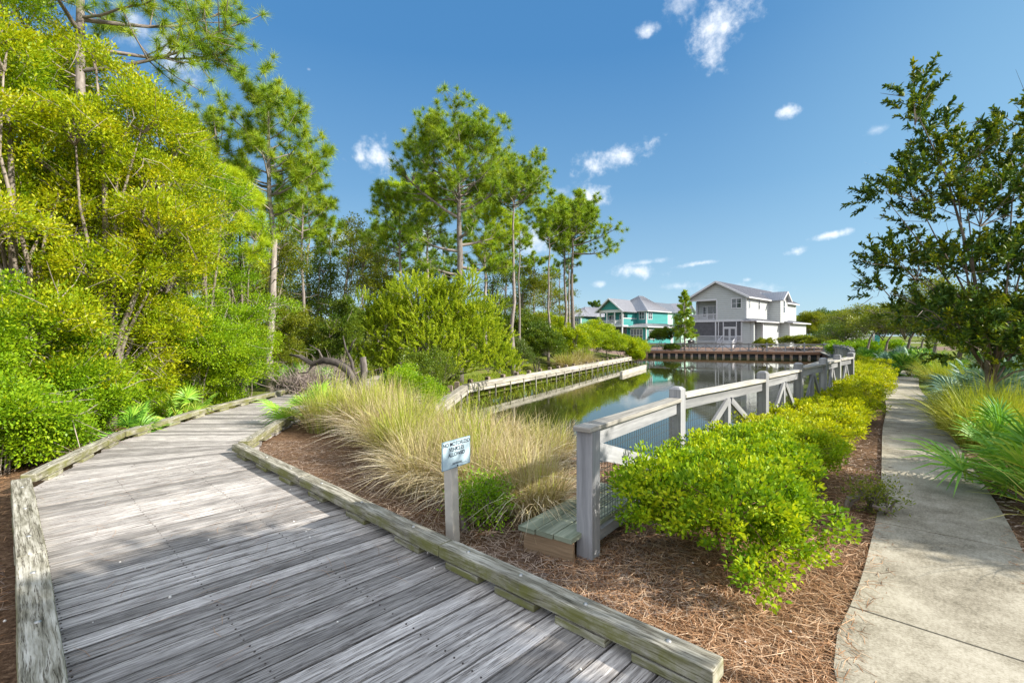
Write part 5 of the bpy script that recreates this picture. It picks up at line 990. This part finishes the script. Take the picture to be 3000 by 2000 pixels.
def palmettos():
    GL = 'green palmettos left of the boardwalk'; GRR = 'palmettos right of the sidewalk'
    palmetto('palmetto', 'nearest left palmetto with a frond lying over the curb', G(-6.78, 8.55), 13, .42, 501, st=.42, group=GL, az=(-2.6, 1.6), tint=(.2, 1)); palmetto('palmetto', 'palmetto with yellowed upright fronds beside the vivid lime bush', G(-7.0, 10.3), 14, .42, 502, st=.5, group=GL, tint=(.5, 1))
    palmetto('palmetto', 'palmetto cut by the left picture edge above the curb corner', G(-6.75, 5.9), 9, .42, 503, st=.45, group=GL, az=(-2.4, .6), tint=(.4, 1)); palmetto('palmetto', 'dark palmetto in the shade right of the tall single pine', G(X(880, 16.6), 16.6), 16, .5, 504, st=.6, group=GL)
    palmetto('palmetto', 'shaded palmetto between the pine trunk and the dead tree', G(X(950, 16.2), 16.2), 14, .5, 505, st=.55, group=GL); palmetto('palmetto', 'bright palmetto poking over the left end of the dry grass', G(-4.05, 9.6), 12, .5, 506, st=.6, group=GL, tint=(.5, 1))
    palmetto('palmetto', 'biggest bright green palmetto leaning over the sidewalk from the right picture edge', G(5.42, 4.85), 30, .66, 510, st=.60, group=GRR, w=.013, up=(-.05, 1.2), tint=(.3, 1)); palmetto('palmetto', 'bright palmetto right behind the biggest one', G(6.35, 6.05), 18, .6, 511, st=.6, group=GRR, tint=(.2, 1))
    for i, (x, y, lm, lab) in enumerate([(9.75,9.7,'palmblue','front blue-green palmetto of the tall cluster by the sidewalk'),(10.45,10.3,'palmblue','blue-green palmetto in the middle of the tall cluster'),(10.6,10.1,'palmblue','blue-green palmetto at the right of the tall cluster, at the picture edge'),(11.9,11.9,'palmblue','blue-green palmetto at the back of the tall cluster'),(11.2,11.4,'palmblue','blue-green palmetto on the sidewalk side of the tall cluster'),(13.2,13.0,'palm','green palmetto behind the blue cluster under the dark tree')]):
        palmetto('palmetto', lab, G(x, y), 22, .62, 520+i, lm, .75, GRR, (.1, 1.35), .02)
    base = palmetto('palmetto', 'first green palmetto past the tall blue cluster along the sidewalk', G(15.7, 17.4), 20, .6, 540, 'palm', .6, GRR, (.05, 1.3), .026)
    base2 = palmetto('palmetto', 'blue-green palmetto next to the distant pale grass clump', G(17.6, 19.0), 20, .6, 541, 'palmblue', .6, GRR, (.05, 1.3), .026)
    rr = random.Random(6); spots = [(16.4,20.6,1),(18.4,22.0,1),(19.6,24.2,0),(21.4,25.8,1),(20.9,27.4,0),(23.6,29.0,1),(26.2,31.5,0),(22.6,31.5,1),(29.2,36.5,1),(33,41,0),(18.6,18.6,0),(21.5,21.5,1),(24.0,24.0,0),(26.5,27.5,1),(31,33,0),(36,45,1)]
    far = 'low green palmetto among the far plants right of the sidewalk, smaller with distance'
    for i, (x, y, k) in enumerate(spots): d_ = dup(base if k else base2, G(x+.5, y-.2), rr.uniform(0, 6), rr.uniform(.85, 1.2), far if not k else 'pale green palmetto among the far plants right of the sidewalk, small in the picture')
palmettos()
def right_trees():
    lob = [(-1.25,.0,5.15,.28,.3,.75),(-.9,.1,4.7,.35,.35,.75),(.55,-.1,4.75,.5,.5,.6),(-.4,.1,4.25,.9,.9,.5),(-1.35,-.1,3.75,.7,.7,.34),(-.2,.0,3.45,1.1,1.1,.55),(1.0,.1,3.9,1.0,1.0,.7),(-1.15,.1,2.55,.75,.75,.42),(-.35,.0,2.5,.9,.9,.55),(.9,-.1,2.6,1.1,1.1,.7),(-.75,.0,1.75,.75,.8,.45),(.25,.1,1.65,.9,.9,.45),(-1.75,-.1,3.62,.32,.35,.16),(-1.7,0,2.75,.25,.3,.25),(-1.65,0,2.2,.25,.3,.2),(1.5,.2,1.9,.9,.9,.6),(1.7,0,3.2,.9,.9,.7),(-.3,-.3,1.15,.95,.7,.45),(.7,-.4,1.1,.9,.7,.45),(.1,-.5,1.45,.7,.5,.5)]
    S_ = 1.16; lob = [(a*S_, b*S_, c*S_, d*S_, e*S_, f*S_) for a, b, c, d, e, f in lob]
    broad('oak_tree', 'dark glossy small oak filling the right edge of the picture against the sky', 'tree', G(8.95, 9.0), lob, 1400, 20, .085, .030, 'oak', 'bark', 601, .04, None, near=True, cr=.17, shell=.2, sprig=True, upness=.35, twigs=250)
    GT = 'small rounded trees along the right of the sidewalk'
    def T(lab, px, d, top, r, seed, lm='olive', tw=.9, zc=1.7, n=230, nl=36, L=.11, tint=(0, 1), name='small_tree', gr=GT, twigs=150):
        x = X(px, d); zt = EYE+(HOR-top)*d/F; g = np.random.default_rng(seed); lo = []
        for k in range(9): a = k*2.4; u = g.uniform(0, 1); q = r*.62*math.sqrt(g.uniform(.1, 1)); lo.append((math.cos(a)*q, math.sin(a)*q*.8, zc+(zt-zc)*(.25+.55*u*(1-q/r*.5)), r*g.uniform(.4, .6), r*g.uniform(.4, .6), (zt-zc)*g.uniform(.18, .30)))
        return broad(name, lab, 'tree', (x, d, gz(x, d)), lo, n, nl, L, L*.45, lm, 'bark', seed, .1, gr, cr=.42*r/2.4, shell=.35, twigs=twigs, tint=tint)
    T('small tree leftmost of the row beyond the sidewalk, with a pale straight trunk', 2535, 42, 880, 3.3, 611); T('second small tree of the row beyond the sidewalk', 2592, 37, 882, 2.9, 612); T('small dark-hearted tree of the row with a short trunk', 2650, 31, 868, 2.7, 613, tint=(0, .8))
    T('sparse bushy tree left of the dark oak, twiggy against the sky', 2735, 26, 800, 2.7, 614, n=200, nl=26, twigs=700); T('low spreading tree just under the dark oak', 2810, 20, 850, 2.3, 615, lm='dark', tint=(.1, 1), zc=1.4); T('yellow-lit tree under the right side of the dark oak', 2930, 19, 880, 2.2, 616, lm='lime', tint=(0, .8), zc=1.0)
    T('low round tree left of the row, in front of the pale raised house', 2478, 52, 915, 3.0, 617, lm='dark', tint=(.2, 1), zc=1.0); T('yellow-olive tree behind the second and third trees of the row', 2690, 45, 900, 3.6, 618, zc=1.0); T('pale bushy tree far right behind the blue palmettos', 2870, 34, 900, 3.6, 619, zc=.6)
    T('rounded green tree just right of the white house', 2368, 104, 905, 3.8, 620, lm='olive', L=.25, zc=1, tint=(.3, 1), gr=None, twigs=0); GF = 'far rounded trees along the horizon'
    for i, (px, d, top, r, lab) in enumerate([(2400, 145, 902, 7, 'far rounded green tree left of the pale raised house'), (2448, 165, 893, 8, 'far dark tree cluster above the pale raised house'), (2495, 175, 905, 8, 'far tree over the low round tree'), (2560, 170, 915, 9, 'far rusty-green tree over the row of small trees'), (2660, 170, 915, 10, 'far tree behind the middle of the small-tree row'), (2780, 160, 910, 10, 'far tree behind the sparse bushy tree'), (2900, 160, 905, 10, 'far tree behind the dark oak'), (3010, 150, 905, 10, 'far tree at the right picture edge'), (2352, 135, 915, 5, 'far tree peeping over the right wing of the white house')]):
        T(lab, px, d, top, r, 630+i, 'far', zc=.5, L=.5, n=190, nl=30, name='far_tree', gr=GF, twigs=0, tint=(.1, 1))
    for i in range(9): x = -60+i*14; T(f'far tree crown in the hazy wood behind the pines and houses', 1500+(x/150)*F, 150+(i % 3)*9, 930-(i % 2)*10, 10, 650+i, 'far', zc=.2, L=.6, n=150, nl=26, name='far_tree', gr='far tree crowns behind the pines', twigs=0)
    # low sprawl of green between the sidewalk trees
    def bushes(name, items, gr, lm, L=.09, n=150, nl=34, cat='bush', tint=(0, 1), Wr=.45):
        for i, (lab, x, y, r, h) in enumerate(items):
            g = np.random.default_rng(hash_(lab)); lo = [(0, 0, h*.5, r*.8, r*.8, h*.45)]+[(math.cos(a)*r*.55, math.sin(a)*r*.55, h*g.uniform(.35, .65), r*.5, r*.5, h*g.uniform(.3, .4)) for a in (0, 1.3, 2.6, 3.9, 5.2)]
            broad(name, lab, cat, G(x, y), lo, n, nl, L, L*Wr, lm, 'bark', hash_(lab), .04, gr, cr=.22*max(1, r/1.5), shell=.6, part='foliage', tint=tint, multi=3)
    def hash_(s_): return sum(ord(c)*(i+7) for i, c in enumerate(s_)) % 99991
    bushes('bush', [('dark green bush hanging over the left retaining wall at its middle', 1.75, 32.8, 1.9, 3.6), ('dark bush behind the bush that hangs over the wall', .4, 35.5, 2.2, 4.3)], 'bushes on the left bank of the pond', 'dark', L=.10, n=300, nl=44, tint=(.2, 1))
    bushes('bush', [('silvery green bush left of the dark bush on the left bank', .35, 30.3, 1.1, 2.5)], 'bushes on the left bank of the pond', 'far', L=.07, n=180, tint=(.5, 1))
    bushes('bush', [('first yellow-green bush right of the dark bush, beside the tall trunks', 4.3, 37.5, 2.0, 3.5), ('broad yellow-green bush below the dull green house', 6.2, 43.0, 2.5, 3.6), ('yellow-green bush in front of the teal house balcony', 9.0, 47.0, 2.3, 3.4), ('low yellow-green bush at the far end of the left retaining wall', 11.4, 50.2, 2.0, 2.8), ('last yellow-green bush, touching the far bulkhead', 13.4, 54.5, 2.2, 2.6), ('taller green bush in front of the teal house lower windows', 9.3, 54.0, 2.2, 4.2), ('yellow-green bush behind the tall pine trunks', 3.0, 44.0, 2.4, 4.2), ('small lime bush at the waterline by the far end of the wall', 12.6, 49.3, .9, 1.5)], 'bushes on the left bank of the pond', 'lime', L=.11, n=260, nl=42, tint=(.0, .8))
    bushes('bush', [('leafy green bush between the willow-like bush and the start of the wall', -2.95, 15.2, .85, 1.5), ('small bright shrub at the left end of the retaining wall', -2.75, 11.9, .5, 1.15)], None, 'limeb', L=.055, n=170, nl=40)
    bushes('bush', [('bush trimmed at the foot of the dark willow edge, right of the wall corner', -3.2, 17.8, 1.2, 2.2)], None, 'dark', L=.06, n=170, tint=(.4, 1))
    bushes('shrub', [('airy young tree in front of the teal house corner window', X(1997, 82), 82, 1.9, 5.2)], None, 'olive', L=.2, n=110, nl=24, tint=(0, .6)); bushes('shrub', [('dark shrub against the teal house wall', X(1936, 84), 84, 2.2, 3.2)], None, 'dark', L=.2, tint=(.3, 1))
    bushes('shrub', [('clipped ball shrub in front of the white house wall', X(2243, 66), 66.5, 1.5, 2.0)], None, 'olive', L=.12, n=170, tint=(.2, 1)); bushes('shrub', [('small shrub by the young pine at the grill', X(1975, 68), 69.0, 1.1, 1.2)], None, 'dark', L=.12)
    bushes('shrub', [('hedge bush left of the pair right of the white house', X(2330, 70), 70, 2.2, 2.0), ('hedge bush in the middle right of the white house', X(2375, 67), 67, 2.2, 2.1), ('hedge bush at the right end, by the far fence corner', X(2428, 68), 68, 2.0, 1.9)], 'low hedge bushes beyond the far fence', 'olive', L=.15, n=170, tint=(.1, .9))
    bushes('shrub', [('feathery green mound beyond the far fence corner', X(2480, 62), 62, 2.6, 1.7), ('green mound beside the distant right bank fence', X(2505, 45), 45, 2.2, 1.4), ('yellow-green mound between the fence and the far palmettos', X(2530, 52), 50, 2.5, 1.5)], 'green mounds beyond the end of the hedge', 'limeb', L=.14, n=170, tint=(0, .8))
    bushes('shrub', [('small green shrub at the foot of the warning sign', -.27, 4.36, .17, .50)], None, 'limeb', L=.030, n=70, nl=26, tint=(0, .7)); bushes('shrub', [('small sprig shrub in the mulch by the sidewalk beside the hedge', 3.55, 4.72, .17, .32)], None, 'olive', L=.028, n=30, nl=18)
    bushes('shade_tree', [('leafy tree crown just outside the right edge whose shade falls on the boardwalk', 60, -60, 1, 1)], None, 'oak', n=20) if False else None
right_trees()
def shade():
    """Trees that stand just outside the frame on the sun's side; the photograph shows their shade on the deck and path."""
    for i, (x, y, lo, lab) in enumerate([(5.9, .55, [(0,0,4.4,1.5,1.5,.8),(-.9,.3,3.7,1.1,1.1,.6),(.9,-.3,5.2,1.3,1.2,.8),(2.0,-.7,5.9,1.2,1.1,.8),(-.2,1.0,3.9,.9,.9,.6),(-1.6,.2,3.0,.8,.9,.5)], 'leafy tree outside the picture whose shade crosses the near boardwalk'), (9.6, 3.1, [(0,0,3.2,1.3,1.2,.8),(-.8,.3,2.5,.9,.8,.5),(.9,-.2,4.2,1.0,1.0,.8)], 'leafy tree outside the picture whose shade crosses the sidewalk')]):
        broad('shade_tree', lab, 'tree', (x, y, 0), lo, 360 if i == 0 else 420, 24, .11, .05, 'oak', 'bark', 700+i, .09, None, cr=.33, shell=.2)
shade()
def litter():
    g = np.random.default_rng(77)
    def ok(x, y):
        if inside(x, y) or seg_d(x, y)[0] < .15: return False
        p = Vector((x, y)); s1 = (p-RA).dot(bd)                       # right of the right curb
        return True
    def on_deck(x, y):
        p = Vector((x, y)); a = (p-RA).dot(bd); b = (p-LE).dot(bd); 
        if y < 8 and a < .10 and b > -.10 and (p-RA).dot(wd_) < 1.2: return True
        return y >= 6.5 and -6.7 < x < -4.3
    def walk(x, y):
        i = min(range(0, len(SL)), key=lambda k: (SL[k][0]-x)**2+(SL[k][1]-y)**2); a, b = Vector(SL[max(0, i-1)]), Vector(SL[min(len(SL)-1, i+1)]); d = (b-a).normalized(); o = (Vector((x, y))-Vector(SL[i])).dot(Vector((d.y, -d.x))); return .05+g.uniform(0, .13) < o < .90-g.uniform(0, .08)
    def strew(name, n, box, matn, ln, w, zz=.012, keep=None, tint=(0, 1)):
        B = []
        while len(B) < n:
            x, y = g.uniform(box[0], box[1]), g.uniform(box[2], box[3])
            if g.uniform() > min(1, 9/(x*x+y*y+1)+.12) or not ok(x, y) or on_deck(x, y) or walk(x, y) or (keep and not keep(x, y)): continue
            B.append((x, y, gz(x, y)+g.uniform(.004, .035)))
        B = np.array(B); a = g.uniform(0, 6.283, n); e = np.stack([np.cos(a), np.sin(a), g.normal(0, .10, n)], 1)*(ln*g.uniform(.5, 1.2, n))[:, None]; c = rnd(g, n)*(ln*.12); c[:, 2] = np.abs(c[:, 2])*.6
        P = np.stack([B-e*.5, B+c, B+e*.5+c*.3], 1); P[:, :, 2] = np.maximum(P[:, :, 2], B[:, 2:3]-.004); s = np.stack([-np.sin(a), np.cos(a), g.normal(0, .3, n)], 1)
        tag(ribbons(name, P, np.array([w, w, w*.4]), unit(s), M[matn], None, np.clip(tint[0]+(tint[1]-tint[0])*g.uniform(0, 1, n), 0, 1)), kind='stuff')
    strew('pine_straw', 42000, (.2, 5.2, .6, 7.5), 'straw', .15, .0017, keep=lambda x, y: (x > .35 or g.uniform() < .3) and x < 4.4+.0*y)
    strew('grey_straw', 15000, (-4.0, 1.4, 3.0, 8.0), 'strawg', .13, .0018)
    strew('mulch_chips', 9000, (4.0, 8.5, 1.5, 9.0), 'strawg', .07, .006, tint=(0, .8))
    strew('leaf_litter', 9000, (-8.5, -1.5, 1.0, 10.0), 'straw', .12, .0025, keep=lambda x, y: (Vector((x, y))-LE).dot(bd) < 0 or y > 5 and x < -6.4, tint=(0, .7))
    # shells and fallen bits on planks and mulch
    s = MB(); random.seed(5)
    for i in range(46):
        x, y = random.uniform(-3.5, 2.6), random.uniform(2.3, 6.2); z = DZ if on_deck(x, y) else .03; r = random.uniform(.004, .010)
        if walk(x, y) or (z > .04 and not on_deck(x, y)): continue
        s.tube([(x, y, z), (x+r*.4, y, z+r*.8), (x+r*.5, y, z+r*1.3)], [r, r*.9, r*.2], 6)
    tag(s.build('shell_grit', plain('shell_white', (.75,.72,.68), .5)), kind='stuff')
    n = 170; B = np.zeros((n, 3)); 
    for i in range(n):
        u, v = g.uniform(.02, .98), g.uniform(0, 4.9)**1; p = RA-wd_*v-bd*(2.15*u) if False else RA+Vector((0.70, -0.714))*v-bd*2.1*u**1.0; B[i] = (p.x, p.y, DZ+.006)
    a = g.uniform(0, 6.283, n); e = np.stack([np.cos(a), np.sin(a), np.zeros(n)], 1)*g.uniform(.05, .11, n)[:, None]; c = rnd(g, n)*.012; c[:, 2] = np.abs(c[:, 2])
    tag(ribbons('fallen_needles', np.stack([B-e, B+c, B+e], 1), np.array([.0011, .0011, .0006]), np.stack([-np.sin(a), np.cos(a), np.zeros(n)], 1), M['straw'], None, g.uniform(.1, .7, n)), kind='stuff')
litter()
